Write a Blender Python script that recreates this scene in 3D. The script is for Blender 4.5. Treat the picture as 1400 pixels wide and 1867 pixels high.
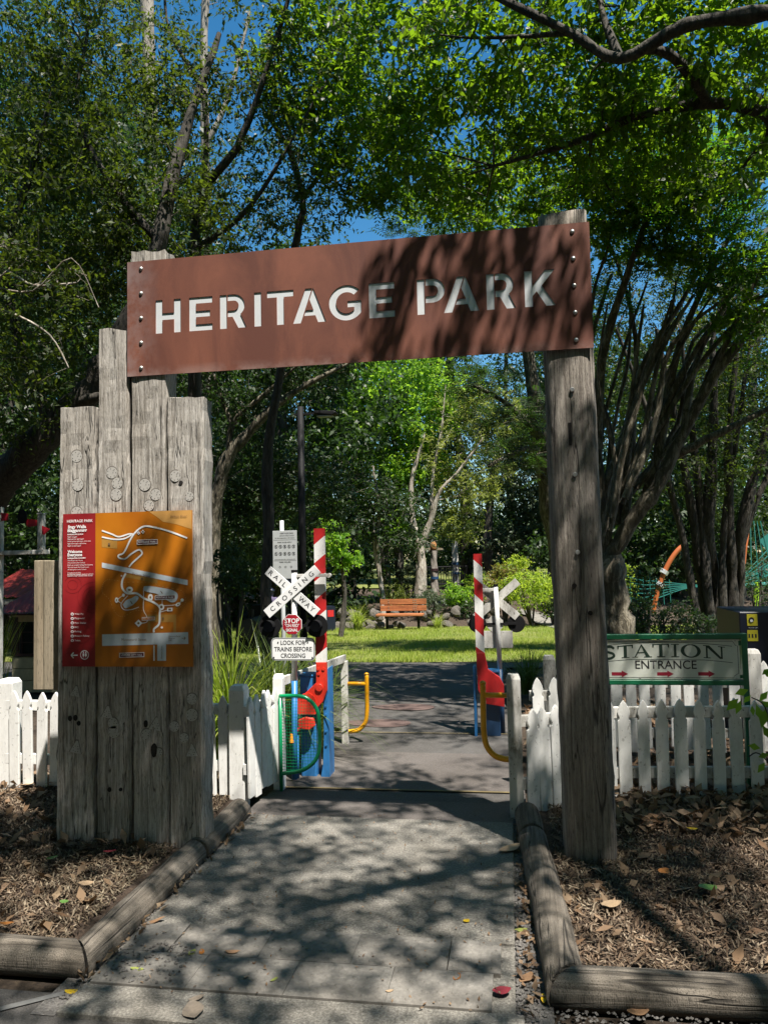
import bpy, bmesh, math, random
import numpy as np
from mathutils import Matrix, Vector
from mathutils.geometry import tessellate_polygon
for _o in list(bpy.data.objects): bpy.data.objects.remove(_o)
sc = bpy.context.scene
rng = np.random.default_rng(7); random.seed(7)
rad = math.radians
# ------------------------------------------------------------------ camera, sky, sun, exposure
F, CH = 1402.0, 1.6                       # focal length in photo pixels, eye height
CAMM = Matrix.Rotation(rad(9.232), 3, 'Z') @ Matrix.Rotation(rad(93.467), 3, 'X') @ Matrix.Rotation(rad(-1.197), 3, 'Z')
cd = bpy.data.cameras.new('camera'); cam = bpy.data.objects.new('camera', cd); sc.collection.objects.link(cam)
cd.sensor_fit = 'HORIZONTAL'; cd.sensor_width = 36; cd.lens = 36 * F / 1400; cd.clip_start = .05; cd.clip_end = 500
cam.matrix_world = Matrix.Translation((0, 0, CH)) @ CAMM.to_4x4(); sc.camera = cam
SUN = Vector((1.06, -1.26, 3.4)).normalized()            # towards the sun
wd = bpy.data.worlds.new('World'); sc.world = wd; wd.use_nodes = True
wn = wd.node_tree; bg = wn.nodes['Background']
sky = wn.nodes.new('ShaderNodeTexSky'); sky.sky_type = 'NISHITA'; sky.sun_disc = False
sky.sun_elevation = math.asin(SUN.z); sky.sun_rotation = math.atan2(SUN.x, SUN.y)
sky.air_density = 1.0; sky.dust_density = .2; sky.ozone_density = 1.6
hs = wn.nodes.new('ShaderNodeHueSaturation'); hs.inputs['Saturation'].default_value = 1.35; hs.inputs['Hue'].default_value = .49
wn.links.new(sky.outputs[0], hs.inputs['Color']); wn.links.new(hs.outputs[0], bg.inputs[0]); bg.inputs[1].default_value = .075
sd = bpy.data.lights.new('sun', 'SUN'); sd.energy = 5.0; sd.angle = rad(.55); sd.color = (1, .94, .85)
sun = bpy.data.objects.new('sun', sd); sc.collection.objects.link(sun)
sun.rotation_euler = SUN.to_track_quat('Z', 'Y').to_euler()
vs = sc.view_settings; vs.view_transform = 'Standard'; vs.look = 'None'; vs.gamma = 1; vs.use_curve_mapping = False; vs.exposure = 1.2
sc.render.engine = 'CYCLES'; cy = sc.cycles
cy.max_bounces = 6; cy.diffuse_bounces = 3; cy.glossy_bounces = 2; cy.transmission_bounces = 4
cy.caustics_reflective = cy.caustics_refractive = False; cy.sample_clamp_indirect = 4; cy.use_denoising = True

# ------------------------------------------------------------------ where things stand
def ray(px, py): return CAMM @ Vector(((px - 700) / F, -(py - 933.5) / F, -1))
def W(px, py, Y):                                  # point of the upright plane y = Y
    d = ray(px, py); t = Y / d.y; return Vector((0, 0, CH)) + t * d
def P(px, py, dep):                                # point at a distance along the view axis
    return Vector((0, 0, CH)) + dep * ray(px, py)
GY = [-60, 9, 22, 23.4, 26, 45, 120]; GZ = [0, 0, -.43, -.43, .1, .64, 1.6]
def gz(y): return float(np.interp(y, GY, GZ))
def G(px, py, up=0.0):                             # point on the ground
    d = ray(px, py); lo, hi = .5, 200
    for _ in range(50):
        m = (lo + hi) / 2; p = Vector((0, 0, CH)) + m * d
        if p.z > gz(p.y) + up: lo = m
        else: hi = m
    return Vector((0, 0, CH)) + lo * d
def GX(px, dep):                                   # ground point under a pixel column at a distance
    p = P(px, 1018, dep); return Vector((p.x, p.y, gz(p.y)))

# ------------------------------------------------------------------ building helpers
COL = sc.collection; WLOC = {}
def tag(o, label=None, cat=None, group=None, kind=None):
    if label: o['label'] = label
    if cat: o['category'] = cat
    if group: o['group'] = group
    if kind: o['kind'] = kind
    return o
def thing(name, label, cat, loc=(0, 0, 0), group=None):
    o = bpy.data.objects.new(name, None); COL.objects.link(o); o.location = loc
    o.empty_display_size = .1; WLOC[o] = Vector(loc); return tag(o, label, cat, group)
def link(name, me, m, parent=None, loc=None, rot=None, scale=None):
    o = bpy.data.objects.new(name, me); COL.objects.link(o)
    if m is not None and not me.materials: me.materials.append(m)
    if loc is not None: o.location = loc
    if rot is not None: o.rotation_euler = rot
    if scale is not None: o.scale = scale
    if parent is not None:
        o.parent = parent; o.matrix_parent_inverse = Matrix.Translation(-WLOC.get(parent, Vector((0, 0, 0))))
    return o
class MB:
    def __init__(s): s.v = []; s.f = []
    def add(s, vs_, fs_):
        n = len(s.v); s.v += [tuple(v) for v in vs_]; s.f += [tuple(i + n for i in f) for f in fs_]; return s
    def box(s, x0, x1, y0, y1, z0, z1, M=None):
        v = [Vector(p) for p in ((x0, y0, z0), (x1, y0, z0), (x1, y1, z0), (x0, y1, z0), (x0, y0, z1), (x1, y0, z1), (x1, y1, z1), (x0, y1, z1))]
        if M: v = [M @ p for p in v]
        return s.add(v, [(3, 2, 1, 0), (4, 5, 6, 7), (0, 1, 5, 4), (1, 2, 6, 5), (2, 3, 7, 6), (3, 0, 4, 7)])
    def prism(s, poly, y0, y1, M=None):            # poly of (x, z), pushed from y0 to y1
        n = len(poly); v = [Vector((x, y0, z)) for x, z in poly] + [Vector((x, y1, z)) for x, z in poly]
        if M: v = [M @ p for p in v]
        a = sum(poly[i][0] * poly[(i + 1) % n][1] - poly[(i + 1) % n][0] * poly[i][1] for i in range(n))
        tr = tessellate_polygon([[Vector((x, z, 0)) for x, z in poly]])
        fs = []
        for t in tr:
            A, B, C = [poly[i] for i in t]
            cr = (B[0] - A[0]) * (C[1] - A[1]) - (C[0] - A[0]) * (B[1] - A[1])
            t = tuple(t) if cr > 0 else tuple(reversed(t))
            fs.append(t); fs.append(tuple(i + n for i in reversed(t)))
        for i in range(n):
            j = (i + 1) % n
            q = (i, i + n, j + n, j) if a > 0 else (j, j + n, i + n, i)
            fs.append(q)
        return s.add(v, fs)
    def flat(s, poly, y, M=None):                  # a printed shape facing -y
        v = [Vector((x, y, z)) for x, z in poly]
        if M: v = [M @ p for p in v]
        fs = []
        for t in tessellate_polygon([[Vector((x, z, 0)) for x, z in poly]]):
            A, B, C = [poly[i] for i in t]
            cr = (B[0] - A[0]) * (C[1] - A[1]) - (C[0] - A[0]) * (B[1] - A[1])
            fs.append(tuple(t) if cr > 0 else tuple(reversed(t)))
        return s.add(v, fs)
    def tube(s, pts, rs, n=8, cap=True):
        pts = [Vector(p) for p in pts]; k = len(pts)
        if not hasattr(rs, '__len__'): rs = [rs] * k
        up = None; base = len(s.v); V = []; Fc = []
        for i, p in enumerate(pts):
            t = (pts[min(i + 1, k - 1)] - pts[max(i - 1, 0)]).normalized()
            if up is None:
                up = t.orthogonal().normalized()
            up = (up - t * up.dot(t))
            up = up.normalized() if up.length > 1e-6 else t.orthogonal().normalized()
            b = t.cross(up)
            for j in range(n):
                a = 2 * math.pi * j / n; V.append(p + (up * math.cos(a) + b * math.sin(a)) * rs[i])
        for i in range(k - 1):
            for j in range(n):
                Fc.append((i * n + j, i * n + (j + 1) % n, (i + 1) * n + (j + 1) % n, (i + 1) * n + j))
        if cap:
            Fc.append(tuple(reversed(range(n)))); Fc.append(tuple((k - 1) * n + j for j in range(n)))
        return s.add(V, Fc)
    def disc(s, c, r, y0, y1, n=24, rz=None):      # round plate facing -y
        return s.prism([(c[0] + r * math.cos(2 * math.pi * i / n), c[1] + (rz or r) * math.sin(2 * math.pi * i / n)) for i in range(n)], y0, y1)
    def ring(s, c, r0, r1, y, n=24):
        v = []; f = []
        for i in range(n):
            a = 2 * math.pi * i / n
            v += [(c[0] + r0 * math.cos(a), y, c[1] + r0 * math.sin(a)), (c[0] + r1 * math.cos(a), y, c[1] + r1 * math.sin(a))]
        for i in range(n):
            j = (i + 1) % n; f.append((2 * i, 2 * i + 1, 2 * j + 1, 2 * j))
        return s.add(v, f)
    def mesh(s, name, bevel=0, smooth=False, seg=1):
        me = bpy.data.meshes.new(name); me.from_pydata(s.v, [], s.f)
        if bevel:
            bm = bmesh.new(); bm.from_mesh(me)
            es = [e for e in bm.edges if len(e.link_faces) == 2 and e.calc_face_angle(0) > .5]
            bmesh.ops.bevel(bm, geom=es, offset=bevel, segments=seg, affect='EDGES', clamp_overlap=True)
            bm.to_mesh(me); bm.free()
        if smooth: me.polygons.foreach_set('use_smooth', [True] * len(me.polygons))
        me.update(); return me
    def build(s, name, m, parent=None, bevel=0, smooth=False, seg=1, **k):
        return link(name, s.mesh(name, bevel, smooth, seg), m, parent, **k)
def smoothpts(pts, n=4):                           # Catmull-Rom through points with radii
    pts = [np.array(p, float) for p in pts]; out = []
    for i in range(len(pts) - 1):
        a = pts[max(i - 1, 0)]; b = pts[i]; c = pts[i + 1]; d = pts[min(i + 2, len(pts) - 1)]
        for k in range(n):
            t = k / n
            out.append(.5 * ((2 * b) + (c - a) * t + (2 * a - 5 * b + 4 * c - d) * t * t + (3 * b - a - 3 * c + d) * t ** 3))
    out.append(pts[-1]); return out
def ribbon(pts, w, closed=False):                  # polygon round a stroke
    pts = [np.array(p[:2], float) for p in pts]; n = len(pts); L = []; R_ = []
    for i in range(n):
        a = pts[max(i - 1, 0)]; b = pts[min(i + 1, n - 1)]
        t = b - a; t = t / (np.linalg.norm(t) + 1e-9); nn = np.array([-t[1], t[0]])
        L.append(pts[i] + nn * w / 2); R_.append(pts[i] - nn * w / 2)
    return L, R_
def stroke(mb, pts, w, y):
    L, R_ = ribbon(pts, w); n = len(L)
    v = [(p[0], y, p[1]) for p in L] + [(p[0], y, p[1]) for p in R_]
    return mb.add(v, [(i, n + i, n + i + 1, i + 1) for i in range(n - 1)])
def text(s, parent, mtl, x, y, z, w=None, h=None, bold=0., ang=0., name='lettering', align='CENTER', spacing=1.):
    """flat lettering facing -y; (x, z) is the middle (or left end) of the line, scaled to width w or height h"""
    cu = bpy.data.curves.new('txt', 'FONT'); cu.body = s; cu.offset = bold; cu.space_character = spacing; cu.resolution_u = 3
    t = bpy.data.objects.new('txt', cu); me = bpy.data.meshes.new_from_object(t)
    bpy.data.objects.remove(t); bpy.data.curves.remove(cu)
    n = len(me.vertices); co = np.empty(n * 3); me.vertices.foreach_get('co', co); co = co.reshape(-1, 3)
    mn = co.min(0); mx = co.max(0); sx = sy = 1
    if h: sy = sx = h / (mx[1] - mn[1])
    if w: sx = w / (mx[0] - mn[0])
    if w and not h: sy = sx
    X = (co[:, 0] - (mn[0] if align == 'LEFT' else (mn[0] + mx[0]) / 2)) * sx
    Z = (co[:, 1] - (mn[1] + mx[1]) / 2) * sy
    ca, sa = math.cos(ang), math.sin(ang)
    out = np.stack([x + X * ca - Z * sa, np.full(n, y), z + X * sa + Z * ca], 1)
    me.vertices.foreach_set('co', out.ravel()); me.name = name; me.update()
    return link(name, me, mtl, parent)

# ------------------------------------------------------------------ materials
class NT:
    def __init__(s, name):
        s.m = bpy.data.materials.new(name); s.m.use_nodes = True; s.t = s.m.node_tree
        s.p = s.t.nodes['Principled BSDF']; s.o = s.t.nodes['Material Output']
    def n(s, ty, **k):
        nd = s.t.nodes.new('ShaderNode' + ty)
        for a, b in k.items(): setattr(nd, a, b)
        return nd
    def l(s, a, b): s.t.links.new(a, b)
    def coord(s, scale=(1, 1, 1), rand=False):
        tc = s.n('TexCoord'); mp = s.n('Mapping'); mp.inputs['Scale'].default_value = scale
        if rand:
            oi = s.n('ObjectInfo'); vm = s.n('VectorMath', operation='MULTIPLY_ADD')
            cx = s.n('CombineXYZ'); s.l(oi.outputs['Random'], cx.inputs[0]); s.l(oi.outputs['Random'], cx.inputs[2])
            vm.inputs[1].default_value = (37, 0, 53); s.l(cx.outputs[0], vm.inputs[0]); s.l(tc.outputs['Object'], vm.inputs[2])
            s.l(vm.outputs[0], mp.inputs[0])
        else: s.l(tc.outputs['Object'], mp.inputs[0])
        return mp.outputs[0]
    def noise(s, vec, scale, detail=4, rough=.6, dist=0):
        q = s.n('TexNoise'); q.inputs['Scale'].default_value = scale; q.inputs['Detail'].default_value = detail
        q.inputs['Roughness'].default_value = rough; q.inputs['Distortion'].default_value = dist
        s.l(vec, q.inputs['Vector']); return q.outputs[0]
    def ramp(s, fac, stops):
        r = s.n('ValToRGB'); e = r.color_ramp.elements
        while len(e) < len(stops): e.new(.5)
        for el, (p, c) in zip(e, stops):
            el.position = p; el.color = (*c, 1) if len(c) == 3 else c
        s.l(fac, r.inputs[0]); return r.outputs[0]
    def mix(s, fac, a, b, mode='MIX'):
        q = s.n('Mix', data_type='RGBA', blend_type=mode)
        for val, i in ((fac, 0), (a, 6), (b, 7)):
            if isinstance(val, (int, float)): q.inputs[i].default_value = val
            elif isinstance(val, tuple): q.inputs[i].default_value = (*val, 1)
            else: s.l(val, q.inputs[i])
        return q.outputs[2]
    def bump(s, h, strength=.3, dist=.01):
        b = s.n('Bump'); b.inputs['Strength'].default_value = strength; b.inputs['Distance'].default_value = dist
        s.l(h, b.inputs['Height']); s.l(b.outputs[0], s.p.inputs['Normal'])
    def set(s, **k):
        for a, b in k.items():
            i = s.p.inputs[a.replace('_', ' ')]
            if isinstance(b, (int, float)): i.default_value = b
            elif isinstance(b, tuple): i.default_value = (*b, 1)
            else: s.l(b, i)
        return s.m
def g3(v): return (v, v, v)
def wood(name, dark, light, grain=(75, 75, 2.6), bump=.5, rand=True, crack=True):
    n = NT(name); v = n.coord(grain, rand); a = n.noise(v, 1, 7, .68, .6); big = n.noise(n.coord((3, 3, 1.1), rand), 1, 4, .6)
    c = n.ramp(a, [(.26, tuple(x * .45 for x in dark)), (.40, dark), (.6, light), (.8, tuple(min(1, x * 1.25) for x in light))])
    c = n.mix(n.ramp(big, [(.35, g3(0)), (.7, g3(1))]), c, n.mix(1., c, (.72, .68, .63), 'MULTIPLY'))
    fine = n.noise(n.coord((260, 260, 22), rand), 1, 3, .7)
    c = n.mix(n.ramp(fine, [(.3, g3(1)), (.46, g3(0))]), c, tuple(x * .25 for x in dark))
    ck = n.noise(n.coord(tuple(g * .22 if g > 20 else g * .3 for g in grain), rand), 1, 3, .5, .3)      # drying splits along the grain
    ckm = n.ramp(ck, [(.478, g3(0)), (.4855, g3(.9)), (.4905, g3(.9)), (.498, g3(0))]) if crack else None
    ad = n.n('Math', operation='ADD'); n.l(a, ad.inputs[0]); n.l(fine, ad.inputs[1]); hgt = ad.outputs[0]
    if crack:
        c = n.mix(ckm, c, tuple(x * .14 for x in dark)); sb = n.n('Math', operation='SUBTRACT'); n.l(hgt, sb.inputs[0]); n.l(ckm, sb.inputs[1]); hgt = sb.outputs[0]
    n.bump(hgt, bump, .012)
    return n.set(Base_Color=c, Roughness=.9)
def paint(name, col, rough=.45, dirt=.25, dcol=(.12, .1, .07), rand=True, spec=.4, spots=0):
    n = NT(name); a = n.noise(n.coord((9, 9, 4), rand), 1, 6, .65); b = n.noise(n.coord((90, 90, 30), rand), 1, 3, .6)
    f = n.n('Math', operation='MULTIPLY'); n.l(n.ramp(a, [(.42, g3(0)), (.75, g3(dirt * 2))]), f.inputs[0]); n.l(n.ramp(b, [(.35, g3(.3)), (.6, g3(1))]), f.inputs[1])
    c = n.mix(f.outputs[0], col, dcol); n.bump(b, .08, .003)
    if spots: c = n.mix(n.ramp(n.noise(n.coord((55, 55, 38), rand), 1, 2, .5), [(.66, g3(0)), (.70, g3(spots))]), c, (.07, .06, .045)); c = n.mix(n.ramp(n.noise(n.coord((5, 5, 1.2), rand), 1, 5, .7), [(.5, g3(0)), (.72, g3(spots * .75))]), c, tuple(x * .5 for x in col))
    n.p.inputs['Specular IOR Level'].default_value = spec
    return n.set(Base_Color=c, Roughness=rough)
def plain(name, col, rough=.5, metal=0., **k):
    n = NT(name); a = n.noise(n.coord((14, 14, 14)), 1, 4); c = n.mix(n.ramp(a, [(.4, g3(0)), (.75, g3(.18))]), col, tuple(x * .6 for x in col))
    return n.set(Base_Color=c, Roughness=rough, Metallic=metal, **k)
def ground_mat(name, stops, scales, bump=.5, dist=.01, rough=.95, big=None):
    n = NT(name); a = n.noise(n.coord(), scales[0], 8, .75); b = n.noise(n.coord(), scales[1], 4, .6)
    c = n.ramp(a, stops); c = n.mix(n.ramp(b, [(.35, g3(0)), (.68, g3(.6))]), c, n.mix(1., c, big or (.5, .46, .42), 'MULTIPLY'))
    n.bump(a, bump, dist); return n.set(Base_Color=c, Roughness=rough)
def leafmat(name, cols, trans, tcol, rough=.4, spec=.5):
    n = NT(name); ge = n.n('NewGeometry'); r = ge.outputs['Random Per Island']
    k = len(cols); c = n.ramp(r, [(i / (k - 1) if k > 1 else 0, cc) for i, cc in enumerate(cols)])
    big = n.noise(n.coord((.7, .7, .7)), 1, 2)
    c = n.mix(n.ramp(big, [(.35, g3(0)), (.65, g3(.55))]), c, n.mix(1., c, (.62, .8, .75), 'MULTIPLY'))
    n.set(Base_Color=c, Roughness=rough); n.p.inputs['Specular IOR Level'].default_value = spec
    t = n.n('BsdfTranslucent'); n.l(n.mix(1., n.mix(.45, c, tcol), (1.6, 1.6, 1.6), 'MULTIPLY'), t.inputs[0])
    m = n.n('MixShader'); m.inputs[0].default_value = trans
    n.l(n.p.outputs[0], m.inputs[1]); n.l(t.outputs[0], m.inputs[2]); n.l(m.outputs[0], n.o.inputs[0]); return n.m
def barkmat(name, dark, mid, light, scale=(9, 9, 2.2), bump=.8, lo=.42, hi=.6):
    n = NT(name); a = n.noise(n.coord(scale), 1, 6, .65, 1.2); b = n.noise(n.coord((40, 40, 8)), 1, 4, .6)
    c = n.ramp(a, [(.3, dark), (lo, mid), (hi, light), (.8, mid)]); c = n.mix(n.ramp(b, [(.35, g3(.7)), (.55, g3(0))]), c, dark)
    ad = n.n('Math', operation='ADD'); n.l(a, ad.inputs[0]); n.l(b, ad.inputs[1]); n.bump(ad.outputs[0], bump, .03)
    return n.set(Base_Color=c, Roughness=.9)

M = {}
M['sleeper'] = wood('weathered_timber', (.27, .248, .222), (.53, .503, .468))
M['post'] = wood('weathered_post_timber', (.19, .165, .145), (.36, .33, .295), (55, 55, 1.6), .6)
M['board'] = wood('new_timber', (.22, .185, .13), (.36, .305, .225), (30, 30, .8), .15, crack=False)
M['log'] = wood('log_timber', (.10, .086, .07), (.23, .203, .17), (1.8, 42, 42), .7); M['logy'] = wood('log_timber_lengthwise', (.10, .086, .07), (.23, .203, .17), (42, 1.8, 42), .7)
def rust():
    n = NT('rusted_steel'); a = n.noise(n.coord(), 340, 3, .8); b = n.noise(n.coord((1.5, 1, .6)), 2.2, 5, .65, .5)
    c = n.ramp(a, [(.25, (.10, .030, .017)), (.5, (.185, .058, .032)), (.75, (.26, .10, .058))])
    c = n.mix(n.ramp(b, [(.35, g3(0)), (.62, g3(.9))]), c, n.mix(1., c, (.5, .42, .44), 'MULTIPLY'))
    tc = n.n('TexCoord'); sp = n.n('SeparateXYZ'); n.l(tc.outputs['Object'], sp.inputs[0])
    nz = n.noise(n.coord((1, 1, 1)), 9, 5, .7)
    def edge(sock, e0, e1, amt):     # pale bloom along an edge of the plate
        mr = n.n('MapRange'); mr.inputs[1].default_value = e0; mr.inputs[2].default_value = e1; mr.inputs[3].default_value = 1; mr.inputs[4].default_value = 0
        n.l(sock, mr.inputs[0]); m1 = n.n('Math', operation='MULTIPLY'); n.l(mr.outputs[0], m1.inputs[0]); n.l(n.ramp(nz, [(.38, g3(0)), (.62, g3(1))]), m1.inputs[1])
        m2 = n.n('Math', operation='MULTIPLY'); n.l(m1.outputs[0], m2.inputs[0]); m2.inputs[1].default_value = amt; return m2.outputs[0]
    c = n.mix(edge(sp.outputs[0], -2.13, -1.93, .55), c, (.24, .19, .19)); c = n.mix(edge(sp.outputs[2], 2.675, 2.73, .5), c, (.28, .19, .17))
    n.bump(a, .25, .002); return n.set(Base_Color=c, Roughness=.72)
M['rust'] = rust()
M['letterback'] = plain('brushed_panel', (.74, .77, .80), .38, .25)
M['bolt'] = plain('galvanised_bolt', (.55, .55, .54), .42, .85)
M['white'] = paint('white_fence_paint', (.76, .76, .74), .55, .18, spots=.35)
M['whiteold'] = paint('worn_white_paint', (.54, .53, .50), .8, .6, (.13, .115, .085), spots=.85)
M['whitesign'] = plain('white_sign_metal', (.78, .79, .80), .35)
M['silver'] = plain('silver_sign_metal', (.50, .52, .53), .4, .2)
M['black'] = plain('black_paint', (.008, .008, .009), .65, Specular_IOR_Level=.2)
M['ink'] = plain('black_print', (.02, .02, .022), .6)
M['red'] = paint('red_paint', (.50, .02, .022), .45, .35, (.16, .02, .02))
M['bred'] = paint('bright_red_paint', (.66, .035, .018), .42, .3, (.2, .03, .02))
M['stopred'] = plain('stop_red', (.36, .012, .025), .4)
M['blue'] = paint('blue_paint', (.03, .17, .42), .4, .3, (.02, .06, .14))
M['dblue'] = plain('dark_blue_paint', (.015, .05, .12), .45)
M['green'] = plain('green_gloss_paint', (.0, .22, .085), .28)
M['dgreen'] = plain('sign_green_paint', (.004, .13, .055), .35)
M['yellow'] = paint('yellow_pipe_paint', (.72, .33, .008), .32, .25, (.2, .08, .01))
M['orangeknob'] = plain('orange_knob', (.8, .30, .02), .4)
M['navy'] = plain('navy_steel', (.006, .009, .022), .4)
M['bench'] = wood('oiled_bench_timber', (.26, .085, .028), (.46, .17, .06), (2, 40, 40), .15, crack=False)
M['cream'] = plain('cream_sign_panel', (.68, .71, .64), .35)
M['stgreen'] = plain('station_letter_green', (.018, .045, .03), .5)
M['crimson'] = plain('crimson_print', (.33, .015, .04), .45)
M['mapred'] = None; M['maporange'] = None
def mapmat(name, c0, c1):
    n = NT(name); a = n.noise(n.coord((1.6, 1, 1.2)), 2.5, 3, .5); return n.set(Base_Color=n.mix(n.ramp(a, [(.35, g3(0)), (.7, g3(1))]), c0, c1), Roughness=.3)
M['mapred'] = mapmat('map_red_print', (.30, .02, .022), (.20, .012, .018)); M['maporange'] = mapmat('map_orange_print', (.50, .17, .012), (.36, .105, .008))
M['mapbeige'] = plain('map_beige_print', (.56, .30, .09), .35); M['maptan'] = plain('map_tan_print', (.42, .22, .05), .35)
M['mapwhite'] = plain('map_white_print', (.82, .83, .84), .35); M['mapblue'] = plain('map_pale_print', (.58, .64, .70), .35)
M['maproon'] = plain('map_maroon_print', (.11, .008, .02), .35); M['mapline'] = plain('map_dark_red_line', (.17, .01, .015), .4)
M['maptag'] = plain('map_orange_tag', (.75, .22, .02), .35); M['mapinkbrown'] = plain('map_brown_print', (.2, .12, .06), .5)
M['concrete'] = ground_mat('concrete', [(.3, (.06, .057, .05)), (.5, (.19, .178, .157)), (.72, (.40, .38, .34))], (95, 3.2), .6, .008, .95, (.42, .4, .37))
M['asphalt'] = ground_mat('asphalt', [(.3, (.035, .033, .032)), (.52, (.085, .08, .076)), (.75, (.19, .18, .17))], (150, 1.2), .6, .008, .9)
M['pinkpath'] = ground_mat('warm_asphalt', [(.3, (.05, .045, .042)), (.52, (.115, .102, .095)), (.75, (.22, .198, .185))], (150, 1.2), .6, .008, .9)
M['tile'] = ground_mat('rubber_tile', [(.3, (.13, .122, .108)), (.55, (.20, .188, .17)), (.8, (.28, .262, .238))], (60, 2.2), .2, .004, .8)
M['mulch'] = ground_mat('mulch_soil', [(.3, (.03, .02, .014)), (.5, (.085, .055, .037)), (.72, (.19, .135, .09))], (70, 2.5), 1., .03)
M['soil'] = ground_mat('leafy_soil', [(.3, (.02, .015, .01)), (.5, (.06, .042, .028)), (.75, (.14, .1, .065))], (30, 1.5), 1., .03)
M['lawn'] = ground_mat('lawn_turf', [(.3, (.07, .10, .018)), (.5, (.14, .17, .035)), (.75, (.27, .25, .09))], (22, .8), .8, .02, .95, (.8, .66, .5))
M['gravel'] = ground_mat('gravel_bed', [(.3, (.1, .095, .09)), (.55, (.28, .265, .25)), (.75, (.5, .48, .46))], (90, 4), 1., .02)
M['kerbwhite'] = plain('road_line_paint', (.13, .13, .127), .9); M['yline'] = plain('yellow_line_paint', (.15, .115, .05), .85)
M['rose'] = plain('rose_path_paint', (.115, .075, .066), .9)
M['rock'] = ground_mat('sandstone_rock', [(.3, (.05, .045, .04)), (.5, (.15, .135, .115)), (.75, (.28, .255, .215))], (9, 2), 1., .05)
M['roofred'] = plain('red_roof_sheet', (.30, .035, .03), .45); M['weather'] = paint('cream_weatherboard', (.55, .50, .34), .6, .3)
M['darktrim'] = plain('dark_trim', (.03, .012, .014), .5)
M['glass'] = NT('window_glass').set(Base_Color=(.02, .03, .03), Roughness=.04, Specular_IOR_Level=.7)
M['ochre'] = plain('ochre_paint', (.34, .16, .05), .7); M['orange'] = plain('orange_pole_paint', (.42, .11, .03), .5); M['teal'] = plain('teal_rope', (.015, .17, .15), .7); M['lime'] = plain('lime_post', (.32, .55, .03), .4)
M['stick'] = plain('yellow_sticker', (.55, .48, .03), .5)
M['chip'] = leafmat('mulch_chip', [(.045, .027, .017), (.115, .074, .048), (.20, .142, .097), (.08, .05, .034), (.31, .24, .175), (.06, .04, .028)], .0, (.1, .1, .1), .9, .2)
M['litter'] = leafmat('dry_leaf_litter', [(.10, .055, .03), (.2, .12, .07), (.30, .2, .13), (.13, .08, .05)], .1, (.3, .15, .05), .7, .3)
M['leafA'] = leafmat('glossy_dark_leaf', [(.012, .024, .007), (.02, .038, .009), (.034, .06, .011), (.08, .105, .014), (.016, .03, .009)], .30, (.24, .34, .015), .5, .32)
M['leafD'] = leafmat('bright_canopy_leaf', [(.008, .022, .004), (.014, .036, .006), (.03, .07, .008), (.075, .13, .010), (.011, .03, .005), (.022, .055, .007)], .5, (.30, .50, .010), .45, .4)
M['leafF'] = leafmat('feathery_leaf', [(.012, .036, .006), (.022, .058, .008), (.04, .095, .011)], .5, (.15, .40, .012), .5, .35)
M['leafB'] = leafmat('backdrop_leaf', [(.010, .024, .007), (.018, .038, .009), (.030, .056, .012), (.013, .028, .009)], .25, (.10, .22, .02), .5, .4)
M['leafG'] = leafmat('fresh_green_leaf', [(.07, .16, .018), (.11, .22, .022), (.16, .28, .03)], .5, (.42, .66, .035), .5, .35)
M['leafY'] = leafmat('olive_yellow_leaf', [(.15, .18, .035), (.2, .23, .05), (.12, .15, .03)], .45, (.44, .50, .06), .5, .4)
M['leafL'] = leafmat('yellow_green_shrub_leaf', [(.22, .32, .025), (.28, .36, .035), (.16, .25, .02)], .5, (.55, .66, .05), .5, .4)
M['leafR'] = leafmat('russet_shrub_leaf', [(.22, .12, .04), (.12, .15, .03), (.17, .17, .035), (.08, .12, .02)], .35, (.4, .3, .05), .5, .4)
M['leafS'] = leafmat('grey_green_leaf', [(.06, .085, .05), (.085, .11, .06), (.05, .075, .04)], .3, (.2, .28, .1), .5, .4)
M['strap'] = leafmat('strap_leaf', [(.05, .085, .02), (.08, .12, .03), (.12, .16, .04)], .3, (.3, .4, .06), .35, .5)
M['grass'] = leafmat('grass_blade', [(.18, .25, .02), (.25, .30, .035), (.33, .33, .08)], .35, (.34, .5, .04), .6, .3)
M['barkD'] = barkmat('dark_bark', (.018, .015, .012), (.045, .038, .031), (.085, .075, .06))
M['barkG'] = barkmat('grey_mottled_bark', (.045, .038, .026), (.10, .085, .055), (.25, .22, .165), (11, 11, 3.2), .5, .5, .56)
M['barkP'] = barkmat('paperbark', (.11, .085, .06), (.30, .25, .2), (.52, .47, .4), (7, 7, 1.3))
M['barkE'] = barkmat('pale_gum_bark', (.12, .10, .08), (.24, .21, .17), (.36, .32, .27), (4, 4, .8), .3)
M['shirt'] = plain('mauve_jacket', (.10, .08, .15), .9)

# ------------------------------------------------------------------ the setting
def sheet(name, poly, m, up, label=None, kind='structure', step=None):
    """flat polygon laid on the terrain, `up` metres above it; cut along y so that it follows the slope"""
    bm = bmesh.new(); vs_ = [bm.verts.new((x, y, 0)) for x, y in poly]; bm.faces.new(vs_)
    for yb in GY[1:-1]:
        bmesh.ops.bisect_plane(bm, geom=bm.verts[:] + bm.edges[:] + bm.faces[:], plane_co=(0, yb, 0), plane_no=(0, 1, 0))
    for v in bm.verts: v.co.z = gz(v.co.y) + up
    bmesh.ops.recalc_face_normals(bm, faces=bm.faces[:])
    me = bpy.data.meshes.new(name); bm.to_mesh(me); bm.free()
    if me.polygons and me.polygons[0].normal.z < 0: me.flip_normals()
    o = link(name, me, m); o['kind'] = kind
    return o
sheet('ground', [(-90, -30), (90, -30), (90, 110), (-90, 110)], M['soil'], -.03)
sheet('street', [(-12, -8), (12, -8), (12, 2.74), (-12, 2.74)], M['asphalt'], .0)
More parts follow.
